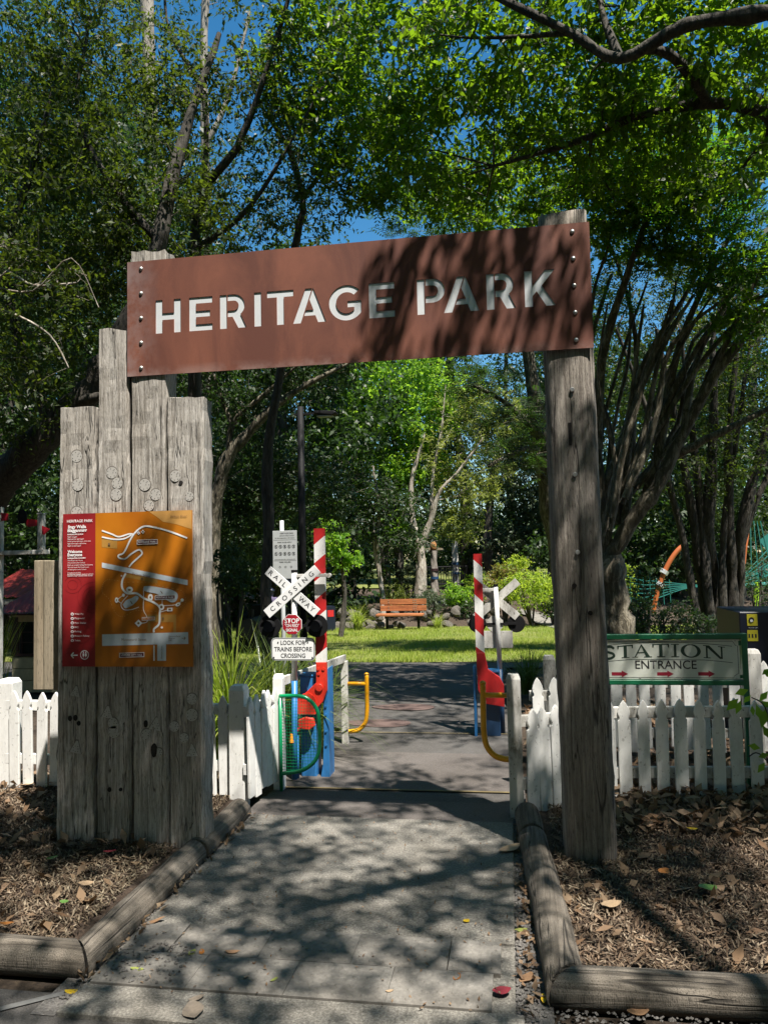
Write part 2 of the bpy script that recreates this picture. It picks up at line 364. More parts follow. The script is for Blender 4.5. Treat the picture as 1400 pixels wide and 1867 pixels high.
sheet('kerb_line', [(-2.02, 2.52), (-1.66, 2.775), (-1.64, 2.755), (-2.0, 2.495)], M['kerbwhite'], .006)
fp = MB().box(-1.64, -.03, 3.275, 4.72, -.05, .02); o = fp.build('footpath', M['concrete'], bevel=.004); o['kind'] = 'structure'
o = MB().box(-1.64, .0, 2.60, 2.785, -.05, .02).build('footpath_threshold', M['concrete'], bevel=.004); o['kind'] = 'structure'
tl = MB().box(-1.645, -.03, 2.787, 3.273, -.06, .008).build('tactile_paving_bed', M['concrete']); o = tl; o['kind'] = 'structure'
def tile_mesh(w, d):
    mb = MB().box(-w / 2, w / 2, -d / 2, d / 2, -.012, .013)
    nx, ny = int(w / .05), int(d / .05)
    for i in range(nx):
        for j in range(ny):
            cx = (i + .5) * w / nx - w / 2; cyy = (j + .5) * d / ny - d / 2; b = len(mb.v); n = 8
            mb.add([(cx + .015 * math.cos(k * math.pi / 4), cyy + .015 * math.sin(k * math.pi / 4), .0129) for k in range(n)] + [(cx + .009 * math.cos(k * math.pi / 4), cyy + .009 * math.sin(k * math.pi / 4), .0165) for k in range(n)],
                   [(k, (k + 1) % n, n + (k + 1) % n, n + k) for k in range(n)] + [tuple(range(n, 2 * n))])
    return mb.mesh('tile')
tm = tile_mesh(.375, .2395)
for r_, y in enumerate((2.908, 3.150)):
    for k in range(5):
        if k > 3 or (r_ and k > 2): continue
        x = -1.43 + k * .377 + (.2 if r_ else 0)
        link('tile', tm, M['tile'], tl, (x, y, .012), (0, 0, rad(random.uniform(-.4, .4))))
for x, y, w in ((-1.524, 3.150, .196), (-.184, 3.150, .2)): link('tile', tile_mesh(w, .2395), M['tile'], tl, (x, y, .012))
sheet('asphalt_path', [(-1.70, 4.715), (.06, 4.715), (.02, 7.4), (-.22, 9.5), (-.1, 11.95), (9, 12.2), (9, 12.75), (-12, 12.6), (-12, 10.4), (-4.5, 9.6), (-1.62, 7.2)], M['asphalt'], .004)
sheet('warm_path_patch', [(-1.70, 5.32), (.05, 5.32), (.04, 6.35), (-1.66, 6.35)], M['pinkpath'], .009)  # this band and the next are paler, warmer asphalt
sheet('warm_path_edge', [(-1.70, 4.722), (-.03, 4.722), (-.03, 5.1), (-1.70, 5.1)], M['pinkpath'], .0095)
for a in (5.3, 7.02): sheet('yellow_line', [(-1.66, a), (.04, a + .02), (.04, a + .045), (-1.66, a + .025)], M['yline'], .014)
for q in range(2):                                   # painted leaf pattern on the path
    cx, cyy = (-1.33, 7.45 + q * .0) if q == 0 else [(-1.18, 8.25), (-1.45, 7.9), (-.95, 8.0), (-1.25, 8.75)][q - 1]
    sheet('painted_path_motif', [(cx + .34 * math.cos(t), cyy + .17 * math.sin(t) * (1 + .3 * math.cos(t))) for t in np.linspace(0, 2 * math.pi, 20, endpoint=False)], M['rose'], .010 + .002 * q)
sheet('gravel_strip', [(-.032, 2.6), (.1, 2.6), (.12, 4.8), (-.032, 4.8)], M['gravel'], .002)
sheet('gravel_edge', [(-1.74, 2.6), (-1.648, 2.6), (-1.648, 4.8), (-1.74, 4.8)], M['gravel'], .003)
sheet('lawn', [(-14, 12.65), (-14, 22.6), (12, 22.6), (12, 12.7), (2, 12.75)], M['lawn'], .01)
sheet('far_lawn', [(-40, 33), (40, 33), (40, 100), (-40, 100)], M['lawn'], .03)
a_, b_ = G(940, 1128), G(1020, 1150)
sheet('garden_path', [(G(935, 1117).x, G(935, 1117).y), (G(965, 1125).x, G(965, 1125).y), (G(1015, 1148).x, G(1015, 1148).y), (G(1100, 1160).x, G(1100, 1160).y), (G(1100, 1138).x, G(1100, 1138).y), (G(1000, 1122).x, G(1000, 1122).y), (G(950, 1112).x, G(950, 1112).y)], M['concrete'], .035)
# mulch beds: rough sheets
def bed(name, x0, x1, y0, y1, h, seed):
    nx, ny = int((x1 - x0) / .05), int((y1 - y0) / .05); r = np.random.default_rng(seed)
    X, Y = np.meshgrid(np.linspace(x0, x1, nx), np.linspace(y0, y1, ny), indexing='ij')
    Z = h + .012 * np.sin(X * 5.1 + seed) * np.cos(Y * 4.3) + r.normal(0, .006, X.shape)
    v = np.stack([X, Y, Z], -1).reshape(-1, 3)
    f = [(i * ny + j, (i + 1) * ny + j, (i + 1) * ny + j + 1, i * ny + j + 1) for i in range(nx - 1) for j in range(ny - 1)]
    me = bpy.data.meshes.new(name); me.from_pydata(v.tolist(), [], f); o = link(name, me, M['mulch']); o['kind'] = 'structure'
    return o
bed('mulch_bed', -7.5, -1.78, 2.93, 5.6, .045, 1); bed('mulch_bed', .12, 6.5, 3.02, 7.6, .04, 2)

# ------------------------------------------------------------------ log kerbs
def log(label, a, b, r, ends=(0, 0), seed=0):
    a, b = Vector(a), Vector(b); d = (b - a); L = d.length; t = d.normalized(); side = t.cross(Vector((0, 0, 1))); n = max(4, int(L / .06)); q = np.random.default_rng(seed)
    mb = MB(); ns = 18; V = []; Fc = []; ph = q.uniform(0, 6, 6)
    for i in range(n + 1):
        u = i / n
        for j in range(ns):
            an = 2 * math.pi * j / ns
            rr = r * (.80 + .20 * abs(math.cos(2 * an)) ** .5 if False else 1) * (1 + .035 * math.sin(3 * u * L + ph[0] + an) + .02 * math.sin(11 * u * L + 2 * an + ph[1]) + q.normal(0, .006))
            c, s_ = math.cos(an), math.sin(an)
            sh = ends[0] * c * r * (1 - u) + ends[1] * c * r * u          # mitred ends
            V.append(a + t * (u * L + sh) + side * (c * rr) + Vector((0, 0, s_ * rr)))
    for i in range(n):
        for j in range(ns): Fc.append((i * ns + j, (i + 1) * ns + j, (i + 1) * ns + (j + 1) % ns, i * ns + (j + 1) % ns))
    Fc.append(tuple(range(ns))); Fc.append(tuple(reversed([n * ns + j for j in range(ns)])))
    mb.add(V, Fc); me = mb.mesh('kerb_log', smooth=False)
    me.polygons.foreach_set('use_smooth', [len(p.vertices) == 4 for p in me.polygons])
    return tag(link('kerb_log', me, M['log'] if abs(d.x) > abs(d.y) else M['logy']), label, 'log', 'log kerbs along the garden beds')
log('weathered log kerb along the left edge of the concrete path, in front of the sleepers', (-1.722, 2.905, .034), (-1.722, 4.0, .034), .074, (-1, 0), 1)
log('short log kerb continuing behind the sleepers to the left white fence', (-1.725, 4.03, .034), (-1.73, 4.74, .034), .074, (0, 0), 2)
log('log kerb across the front of the left mulch bed, cut off by the frame', (-1.731, 2.90, .038), (-5.2, 2.96, .038), .072, (1, 0), 3)
log('long log kerb on the right edge of the concrete path', (.155, 2.945, .036), (.075, 4.42, .034), .078, (1, 0), 4)
log('short dark log kerb on the right ending at the white gate post', (.075, 4.428, .042), (.055, 4.80, .042), .074, (0, 0), 5)
log('thick log kerb across the front of the right mulch bed', (.164, 2.94, .04), (4.2, 2.99, .042), .073, (-1, 0), 6)

# ------------------------------------------------------------------ the gate: sleepers and post
def rough_post(x0, x1, y0, y1, z1, seed, lean=(0, 0), top=(0, 0), wob=.004, notch=None):
    q = np.random.default_rng(seed); nz = max(10, int((z1 + .1) / .07)); mb = MB(); prof = []
    for k in (0, .05, .2, .4, .6, .8, .95, 1): prof.append((k, 0.0))
    prof += [(1, .35), (1, .7)] + [(1 - k / 5, 1.0) for k in range(6)] + [(0, .7), (0, .35)]
    n = len(prof); V = []; Fc = []
    wl, wr = q.normal(0, wob, nz + 1), q.normal(0, wob, nz + 1)
    for i in range(nz + 1):
        u = i / nz; z = -.1 + u * (z1 + .1)
        for (a, b) in prof:
            x = x0 + a * (x1 - x0) + lean[0] * u * (1 - a) + lean[1] * u * a + (wl[i] if a == 0 else wr[i] if a == 1 else 0)
            edge = min(a, 1 - a); y = y0 + b * (y1 - y0) + (.018 if edge == 0 and b == 0 else 0) + (q.normal(0, .0022) if b == 0 else 0)
            zz = z + (top[0] * (1 - a) + top[1] * a + q.normal(0, .006) if i == nz else 0)
            V.append((x, y, zz))
    for i in range(nz):
        for j in range(n): Fc.append((i * n + j, i * n + (j + 1) % n, (i + 1) * n + (j + 1) % n, (i + 1) * n + j))
    Fc.append(tuple(nz * n + j for j in range(n))); mb.add(V, Fc); return mb
def patch_shape(kind, r):
    if kind == 'c': return [(r * math.cos(t), r * math.sin(t)) for t in np.linspace(0, 2 * math.pi, 16, endpoint=False)]
    return [(-r, -.8 * r), (r, -.8 * r), (.85 * r, -.45 * r), (.15 * r, 1.1 * r), (-.15 * r, 1.1 * r), (-.85 * r, -.45 * r)]
M['patch'] = plain('nailed_tin_patch', (.40, .385, .36), .85, .0); M['rim'] = plain('dark_rim', (.17, .155, .138), .95); M['hole'] = plain('dark_bolt_hole', (.012, .01, .009), .95)  # rim: a darker border showing round each patch
def sleeper(label, x0, x1, z1, seed, lean, top, patches, holes=(), y0=4.072, th=.135):
    t = thing('timber_sleeper', label, 'timber post', ((x0 + x1) / 2, y0 + th / 2, 0), 'upright timber sleepers of the gate')
    rough_post(x0, x1, y0, y0 + th, z1, seed, lean, top).build('beam', M['sleeper'], t)
    for i, (px, py, k, r) in enumerate(patches):
        c = W(px, py, y0); q = random.uniform(-.2, .2)
        mb = MB().prism([(c.x + x * math.cos(q) - z * math.sin(q), c.z + z * math.cos(q) + x * math.sin(q)) for x, z in patch_shape(k, r)], y0 - .0022, y0 + .004); p = mb.build('tin_patch', M['patch'], t); MB().prism([(c.x + 1.13 * (x * math.cos(q) - z * math.sin(q)), c.z + .003 + 1.13 * (z * math.cos(q) + x * math.sin(q))) for x, z in patch_shape(k, r)], y0 - .0010, y0 + .004).build('patch_rim', M['rim'], p)
        nb = MB()
        for j in range(9):
            a = 2 * math.pi * j / 7; rr = r * (.78 if k == 'c' else .5) if j < 7 else r * .25 * (j - 6)
            nb.disc((c.x + rr * math.cos(a), c.z + rr * math.sin(a) * .9 - (.15 * r if k != 'c' else 0)), .0022, y0 - .0032, y0 - .0018, 6)
        nb.build('nails', M['hole'], p)
    for (px, py, rx, rz) in holes:
        c = W(px, py, y0); MB().disc((c.x, c.z), rx, y0 - .0035, y0 + .003, 12, rz).build('bolt_hole', M['hole'], t)
    return t
sleeper('shortest grey timber sleeper at the far left of the gate', -2.570, -2.346, 2.50, 11, (.012, .012), (.012, .01), [(140, 832, 'c', .034), (142, 884, 'c', .034), (140, 935, 'c', .034), (138, 1262, 't', .03), (139, 1364, 't', .036)], [(128, 1310, .012, .016), (138, 1309, .013, .017), (144, 1319, .012, .014)], y0=4.058)
sleeper('grey timber sleeper second from the left, ending beside the rusted sign', -2.331, -2.126, 2.948, 12, (.006, -.018), (.01, .004), [(204, 862, 'c', .033), (214, 881, 'c', .032), (212, 902, 'c', .034), (196, 1300, 't', .034), (206, 1319, 'c', .03), (208, 1335, 'c', .034)], [(200, 1440, .012, .014)], y0=4.076)
sleeper('tallest grey timber sleeper of the left four, the rusted sign bolted to it', -2.112, -1.899, 3.395, 13, (-.012, 0), (.012, -.004), [(264, 884, 'c', .034), (284, 902, 'c', .032), (272, 922, 'c', .03), (284, 1322, 't', .036), (268, 1341, 'c', .034), (290, 1372, 'c', .022)], [(266, 1320, .012, .02), (281, 1368, .018, .04), (220, 1440, .01, .01)], y0=4.0735)
sleeper('wide grey timber sleeper at the path side of the left four', -1.885, -1.692, 2.53, 14, (-.014, .014), (.01, -.008), [(320, 868, 'c', .032), (345, 905, 'c', .026), (350, 1275, 'c', .03), (350, 1304, 'c', .034), (318, 1325, 'c', .028), (336, 1346, 'c', .026), (350, 1370, 't', .034)], [(330, 880, .012, .012)], y0=4.060)
pt = thing('gate_post', 'tall weathered round-edged timber post carrying the right end of the rusted sign', 'timber post', (.36, 4.18, 0))
mb = MB(); q = np.random.default_rng(21); n = 20; V = []; nz = 50
for i in range(nz + 1):
    u = i / nz; z = -.1 + u * 3.51; hw = (.131 - .004 * u); cx = .362 - .03 * u
    for j in range(n):
        an = 2 * math.pi * (j + .5) / n; c, s_ = math.cos(an), math.sin(an); e = .42
        xx = math.copysign(abs(c) ** e, c); yy = math.copysign(abs(s_) ** e, s_)
        V.append((cx + hw * xx * (1 + .02 * math.sin(z * 3 + j)) + q.normal(0, .0015), 4.19 + .115 * yy + q.normal(0, .0015), z + (q.normal(0, .008) if i == nz else 0)))
mb.add(V, [(i * n + j, i * n + (j + 1) % n, (i + 1) * n + (j + 1) % n, (i + 1) * n + j) for i in range(nz) for j in range(n)] + [tuple(nz * n + j for j in range(n))])
mb.build('beam', M['post'], pt, smooth=True)
for px, py in ((1047, 1068), (1076, 1118)): c = W(px, py, 4.07); MB().disc((c.x, c.z), .012, 4.068, 4.085, 12).build('bolt_hole', M['hole'], pt)
for px, py in ((1043, 710), (1048, 865), (1053, 1007)): c = W(px, py, 4.07); MB().disc((c.x, c.z), .012, 4.064, 4.08, 12).build('bolt_head', M['bolt'], pt, bevel=.004)
c0, c1 = W(1040, 770, 4.07), W(1053, 1000, 4.07)
MB().box(c0.x - .012, c0.x + .004, 4.0725, 4.08, c0.z - .12, c0.z).build('rebate', M['hole'], pt)

# ------------------------------------------------------------------ the rusted name sign
H_, S_ = .194, .041
def arc(cx, cz, r, a0, a1, n=12): return [(cx + r * math.cos(rad(a0 + (a1 - a0) * i / n)), cz + r * math.sin(rad(a0 + (a1 - a0) * i / n))) for i in range(n + 1)]
def L_H(w): return [[(0, 0), (S_, 0), (S_, .077), (w - S_, .077), (w - S_, 0), (w, 0), (w, H_), (w - S_, H_), (w - S_, .116), (S_, .116), (S_, H_), (0, H_)]]
def L_E(w): return [[(0, 0), (w, 0), (w, .037), (S_, .037), (S_, .079), (w - .014, .079), (w - .014, .114), (S_, .114), (S_, .157), (w, .157), (w, H_), (0, H_)]]
def L_I(w): return [[(0, 0), (S_, 0), (S_, H_), (0, H_)]]
def L_T(w): c = w / 2; h = S_ / 2; return [[(c - h, 0), (c + h, 0), (c + h, .157), (w, .157), (w, H_), (0, H_), (0, .157), (c - h, .157)]]
def L_P(w):
    x = S_ + .005; xc = w - .066
    return [[(0, 0), (S_, 0), (S_, H_), (0, H_)], [(x, H_), (xc, H_)] + arc(xc, .128, .066, 84, -84) + [(xc, .062), (x, .062), (x, .099), (xc, .099)] + arc(xc, .128, .029, -84, 84) + [(xc, .157), (x, .157)]]
def L_R(w):
    x = S_ + .005; xc = w - .075
    return [[(0, 0), (S_, 0), (S_, H_), (0, H_)], [(x, H_), (xc, H_)] + arc(xc, .130, .064, 84, -52) + [(w, 0), (w - .049, 0), (xc - .008, .066), (x, .066), (x, .102), (xc, .102)] + arc(xc, .130, .028, -84, 84) + [(xc, .158), (x, .158)]]
def L_A(w): return [[(0, 0), (.045, 0), (.112, H_), (.074, H_)], [(.119, H_), (w, 0), (w - .046, 0), (w - .061, .04), (.064, .04), (.075, .072), (w - .072, .072), (.0958, .132), (.117, H_)]]
def L_G(w): return [arc(.099, .097, .099, 44, 318, 28) + [(.181, .04), (.181, .106), (.104, .106), (.104, .071), (.141, .071), (.141, .056)] + arc(.099, .097, .059, 316, 46, 24)]
def L_K(w): return [[(0, 0), (S_, 0), (S_, .058), (.062, .081), (w - .05, 0), (w, 0), (.089, .111), (w - .002, H_), (w - .053, H_), (S_, .112), (S_, H_), (0, H_)]]
LET = [(L_H, -1.960, .152), (L_E, -1.757, .139), (L_R, -1.574, .157), (L_I, -1.372, .041), (L_T, -1.297, .153), (L_A, -1.150, .19), (L_G, -.943, .185), (L_E, -.719, .141), (L_P, -.454, .150), (L_A, -.312, .19), (L_R, -.082, .153), (L_K, .118, .160)]
YS = 4.064
sg = thing('park_name_sign', 'long rusted steel sign with the park name cut out of it, spanning the gate', 'sign', (-.84, YS, 2.67))
cu = bpy.data.curves.new('plate', 'CURVE'); cu.dimensions = '2D'; cu.fill_mode = 'BOTH'; cu.extrude = .002
def spl(pts):
    s = cu.splines.new('POLY'); s.points.add(len(pts) - 1); s.use_cyclic_u = True
    for p, (x, z) in zip(s.points, pts): p.co = (x, z, 0, 1)
spl([(-2.134, 2.672), (.461, 2.672), (.461, 3.343), (-2.134, 3.343)])
for fn, x, w in LET:
    for poly in fn(w): spl([(x + a, 2.911 + b) for a, b in poly])
to = bpy.data.objects.new('tmp', cu); me = bpy.data.meshes.new_from_object(to); bpy.data.objects.remove(to)
for v in me.vertices: v.co = (v.co.x, YS - v.co.z, v.co.y)
link('rusted_plate', me, M['rust'], sg)
MB().box(-1.985, .32, YS + .0028, YS + .0046, 2.88, 3.13).build('letter_backing', M['letterback'], sg)
bm_ = MB(); V = []
nb, nr = 12, 5
for i in range(nr):
    a = i / (nr - 1) * math.pi / 2
    V += [(.0125 * math.cos(a) * math.cos(2 * math.pi * j / nb), -.009 * math.sin(a), .0125 * math.cos(a) * math.sin(2 * math.pi * j / nb)) for j in range(nb)]
bm_.add(V, [(i * nb + j, i * nb + (j + 1) % nb, (i + 1) * nb + (j + 1) % nb, (i + 1) * nb + j) for i in range(nr - 1) for j in range(nb)])
bolt = bm_.mesh('bolt', smooth=True)
for x in (-2.049, .374):
    for z in (3.298, 3.153, 3.008, 2.864, 2.718): link('bolt', bolt, M['bolt'], sg, (x, YS - .0018, z))
# ------------------------------------------------------------------ the orange map
YM = 4.038
def mq(x, y): c = W(80 + x / 4.375, 900 + y / 4.375, YM); return (c.x, c.z)
mp_ = thing('map_sign', 'orange and red park map panel fixed to the left sleepers', 'map sign', (-2.12, YM, 1.02))
xa, xb, xc_, z0_, z1_ = -2.516, -2.316, -1.738, 1.028, 1.892
MB().box(xa, xb, YM, YM + .011, z0_, z1_).build('red_panel', M['mapred'], mp_)
MB().box(xb + .0005, xc_, YM, YM + .011, z0_, z1_).build('orange_panel', M['maporange'], mp_)
def lay(k): return YM - .0006 * k
def pr(name, polys, mtl, k):
    for p in polys: o = MB().flat(p, lay(k)).build(name, mtl, mp_)
    return o
def rq(*pts): return [mq(*p) for p in pts]
pr('river_print', [[(xc_ - .0005, z1_ - .0005)] + [mq(*p) for p in ((835, 150), (900, 185), (960, 232), (1060, 250), (1180, 284))][0:0] + [(mq(835, 150)[0], z1_ - .0005)] + rq((900, 185), (950, 225), (1060, 245)) + [(xc_ - .0005, mq(1180, 284)[1])]], M['mapbeige'], 1)
pr('parking_print', [rq((462, 362), (585, 375), (585, 440), (462, 428)), rq((665, 640), (908, 683), (908, 716), (650, 668)), rq((828, 1020), (828, 965), (1056, 965), (1056, 1108), (1034, 1108), (1034, 1026), (850, 1026), (850, 1108), (828, 1108))], M['maptan'], 1)
pr('street_print', [rq((464, 550), (1148, 690), (1148, 732), (464, 590)), rq((465, 1124), (1152, 1106), (1154, 1200), (976, 1202), (976, 1334), (905, 1334), (905, 1204), (466, 1216))], M['mapblue'], 2)
mb = MB()
def st(pts, w, k=3, n=5): stroke(mb, [mq(p[0], p[1]) for p in smoothpts(pts, n)], w, lay(k))
st([(464, 295), (540, 322), (600, 344), (680, 322), (720, 325)], .0085); st([(464, 346), (560, 364), (640, 360), (700, 330)], .0085, 3.2)
st([(1145, 355), (1000, 300), (860, 264), (790, 264), (730, 310), (690, 370), (640, 470), (596, 492), (605, 514), (650, 520), (700, 480), (760, 448), (785, 475), (760, 505), (710, 550), (680, 586)], .0095, 3.4)
st([(655, 636), (628, 690), (626, 750), (665, 795), (740, 796), (800, 835), (880, 870), (925, 910), (925, 960), (920, 1040), (880, 1080), (880, 1108)], .0115); st([(880, 1212), (880, 1334)], .008)
st([(797, 770), (797, 840), (797, 930), (822, 980), (800, 1000)], .004, 3.6); st([(760, 905), (700, 925), (640, 925), (618, 880), (670, 815)], .004, 3.6, 6); st([(582, 850), (640, 805)], .0035, 3.6); st([(618, 875), (582, 850)], .0035, 3.6)
st([(945, 895), (1060, 885), (1105, 850)], .0035, 3.6); st([(945, 890), (945, 850)], .0035, 3.6); st([(930, 945), (1005, 925)], .0035, 3.7); st([(760, 1034), (800, 1032), (825, 1022), (825, 1000)], .0035, 3.6)
mb.build('path_print', M['mapwhite'], mp_)
mb = MB(); dots = smoothpts([(640, 708), (560, 690), (500, 690), (470, 730), (470, 790), (520, 840), (560, 930), (590, 970), (640, 980), (720, 935), (800, 935), (900, 938), (1060, 915), (1125, 880), (1128, 820), (1090, 770), (960, 745), (860, 712), (760, 706), (640, 708)], 7)
for i in range(0, len(dots) - 1, 2): stroke(mb, [mq(*dots[i]), mq(*dots[i + 1])], .0028, lay(2.5))
mb.build('railway_print', M['mapbeige'], mp_)
def ell(cx, cy_, rx, ry, rot=0, n=20): return [mq(cx + rx * math.cos(t) * math.cos(rot) - ry * math.sin(t) * math.sin(rot), cy_ + rx * math.cos(t) * math.sin(rot) + ry * math.sin(t) * math.cos(rot)) for t in np.linspace(0, 2 * math.pi, n, endpoint=False)][::-1]
pr('playground_print', [[mq(*p[:2]) for p in smoothpts([(800, 740), (850, 738), (930, 750), (1010, 765), (1060, 790), (1070, 825), (1050, 862), (1010, 865), (960, 835), (900, 800), (830, 785), (795, 768), (800, 740)], 4)[:-1]], [mq(*p[:2]) for p in smoothpts([(630, 885), (660, 850), (700, 835), (735, 815), (757, 825), (750, 850), (715, 885), (680, 905), (650, 915), (630, 885)], 4)[:-1]]], M['mapblue'], 4)
pr('icon_print', [ell(685, 766, 28, 24), ell(637, 810, 12, 13), ell(582, 850, 14, 22), ell(852, 828, 20, 28), ell(940, 905, 23, 25), ell(1072, 884, 22, 14, -.5), ell(1105, 850, 13, 13), rq((757, 1004), (788, 1034), (757, 1065), (726, 1034)), rq((985, 912), (1028, 910), (1028, 938), (985, 940)), rq((757, 300), (771, 314), (757, 329), (744, 314)), rq((792, 288), (807, 304), (792, 322), (777, 304)), ell(943, 1068, 10, 9), ell(622, 656, 7, 6)], M['mapwhite'], 5)
pr('symbol_print', [ell(685, 768, 12, 8), ell(940, 905, 10, 11), ell(582, 850, 5, 8), ell(852, 828, 7, 10), ell(757, 1034, 9, 9), ell(1072, 884, 7, 5), rq((996, 918), (1016, 918), (1016, 932), (996, 932)), ell(757, 315, 5, 5), rq((785, 298), (799, 298), (799, 310), (785, 310)), rq((514, 394), (532, 396), (532, 414), (514, 412)), rq((776, 668), (792, 670), (792, 686), (776, 684)), rq((945, 988), (960, 988), (960, 1004), (945, 1004)), rq((690, 855), (698, 858), (712, 880), (704, 882)), rq((930, 775), (938, 778), (952, 798), (944, 798))], M['mapinkbrown'], 6)
def tagbox(name, a, b, mtl, s, w):
    (x0, y0), (x1, y1) = a, b; d = (y1 - y0) * .08
    pr(name, [rq((x0, y0 + d), (x1, y0 - d), (x1, y1 - d), (x0, y1 + d))], M['mapwhite'], 6.5); g = 5
    pr(name, [rq((x0 + g, y0 + g + d), (x1 - g, y0 + g - d), (x1 - g, y1 - g - d), (x0 + g, y1 - g + d))], mtl, 7.2)
    c = mq((x0 + x1) / 2, (y0 + y1) / 2); text(s, mp_, M['mapwhite'], c[0], lay(8), c[1], w=w, bold=.012)
tagbox('place_tag', (745, 366), (910, 404), M['maproon'], 'RIVERSIDE PARK', .105); tagbox('place_tag', (888, 810), (1052, 846), M['maproon'], 'HERITAGE PARK', .105)
tagbox('place_tag', (604, 1268), (804, 1306), M['maproon'], 'LISMORE CITY HALL', .128); tagbox('place_tag', (784, 984), (890, 1012), M['maptag'], 'YOU ARE HERE', .066)
def mt(s, x, y, w=None, h=None, mtl='mapwhite', bold=0, ang=0, align='LEFT', k=6): c = mq(x, y); return text(s, mp_, M[mtl], c[0], lay(k), c[1], w=w, h=h, bold=bold, ang=ang, align=align)
mt('Wilson River', 1012, 182, .098, mtl='mapinkbrown'); mt('Victoria Street', 705, 636, .112, mtl='mapinkbrown', ang=-.19); mt('Molesworth Street', 622, 1165, .148, mtl='mapinkbrown')
mt('Memorial Baths\nMuseum\nCBD', 997, 1155, .07, mtl='mapinkbrown'); mt('Brewster Street', 941, 1264, .07, mtl='mapinkbrown', ang=math.pi / 2, align='CENTER')
mb = MB(); stroke(mb, rq((1102, 1154), (1132, 1154)), .003, lay(6)); stroke(mb, rq((1120, 1142), (1132, 1154)), .003, lay(6.3)); stroke(mb, rq((1120, 1166), (1132, 1154)), .003, lay(6.6)); mb.build('arrow_print', M['mapinkbrown'], mp_)
mt('HERITAGE PARK', 188, 221, .158, bold=.008); mt('Jingy Walla', 192, 270, .114, bold=.03); mt('Blagganmirr', 192, 299, .120, bold=.03)
mt('Welcome', 192, 464, .090, bold=.03); mt('Everyone', 192, 493, .090, bold=.03)
mt('BUNDJALUNG JUGUN', 192, 328, .096, bold=.03); mt('BUNDJALUNG COUNTRY', 192, 518, .112, bold=.03)
for i, (s, w) in enumerate((('Ngali na jugun', .058), ('Ngali garima ngali jugun', .1), ('Nyanyi garima ngali jugun, wana nyam', .142), ('Ngali wanna jugun ngali buway', .115), ('Ngali na nyam jugun', .082))): mt(s, 192, 347 + i * 18, w)
for i, (s, w) in enumerate((('We belong to this Country', .095), ('We care about this Country', .108), ('Don\'t go around ruining this Country', .155), ('We don\'t leave this Country ever', .132), ('We belong here to this Country', .115))): mt(s, 192, 536 + i * 18, w)
for i, (s, w) in enumerate((('Translation by local', .08), ('Bundjalung language speakers and the', .158), ('Lismore City Council with thanks', .155))): mt(s, 192, 634 + i * 12, w)
for i, (s, w) in enumerate((('Water Play', .056), ('Playground', .060), ('Picnic Shelter', .07), ('BBQ', .024), ('Parking', .04), ('Miniature Railway', .09), ('Toilets', .036))):
    y = 962 + i * 35; mt(s, 248, y, w, bold=.01); pr('key_icon_print', [ell(229, y, 12, 12)], M['mapwhite'], 5); pr('key_icon_print', [rq((224, y - 6), (234, y - 6), (234, y + 6), (224, y + 6))], M['mapred'], 6)
mb = MB(); stroke(mb, rq((220, 1290), (272, 1290)), .0062, lay(5)); stroke(mb, rq((240, 1268), (219, 1291)), .0062, lay(5.4)); stroke(mb, rq((240, 1313), (219, 1289)), .0062, lay(5.8))
c = mq(327, 1287); mb.ring(c, .0225, .0262, lay(5)); mb.build('toilet_arrow_print', M['mapwhite'], mp_)
pr('toilet_print', [rq((312, 1275), (324, 1275), (324, 1296), (320, 1296), (320, 1306), (314, 1306), (314, 1296), (311, 1296)), ell(318, 1266, 5, 6), rq((331, 1275), (343, 1275), (346, 1296), (340, 1296), (340, 1306), (334, 1306), (334, 1296), (329, 1296)), ell(337, 1266, 5, 6)], M['mapwhite'], 5)
mb = MB(); q = np.random.default_rng(5)
for cx, cz, rs in ((210, 1340, (70, 110)), (400, 830, (60, 90, 130)), (230, 730, (40, 70)), (400, 1240, (90, 130)), (170, 560, (50, 80, 110)), (300, 1120, (80,))):
    for R0 in rs:
        pts = [(cx + R0 * math.cos(t), cz + R0 * math.sin(t) * .95) for t in np.linspace(0, 2 * math.pi, 30)]
        for a, b in zip(pts[:-1], pts[1:]):
            if 168 < a[0] < 418 and 168 < b[0] < 418 and 200 < a[1] < 1378 and 200 < b[1] < 1378: stroke(mb, rq(a, b), .0018, lay(1))
tag(mb.build('swirl_print', M['mapline'], mp_), kind='stuff')
bd = thing('timber_board', 'pale new timber board fixed behind the far left sleeper', 'board', (-2.75, 4.3, .865))
MB().box(-2.815, -2.755, 4.215, 4.30, .865, 1.632).build('plank', M['board'], bd, bevel=.004); MB().box(-2.753, -2.60, 4.218, 4.29, .865, 1.63).build('plank', M['board'], bd, bevel=.004)

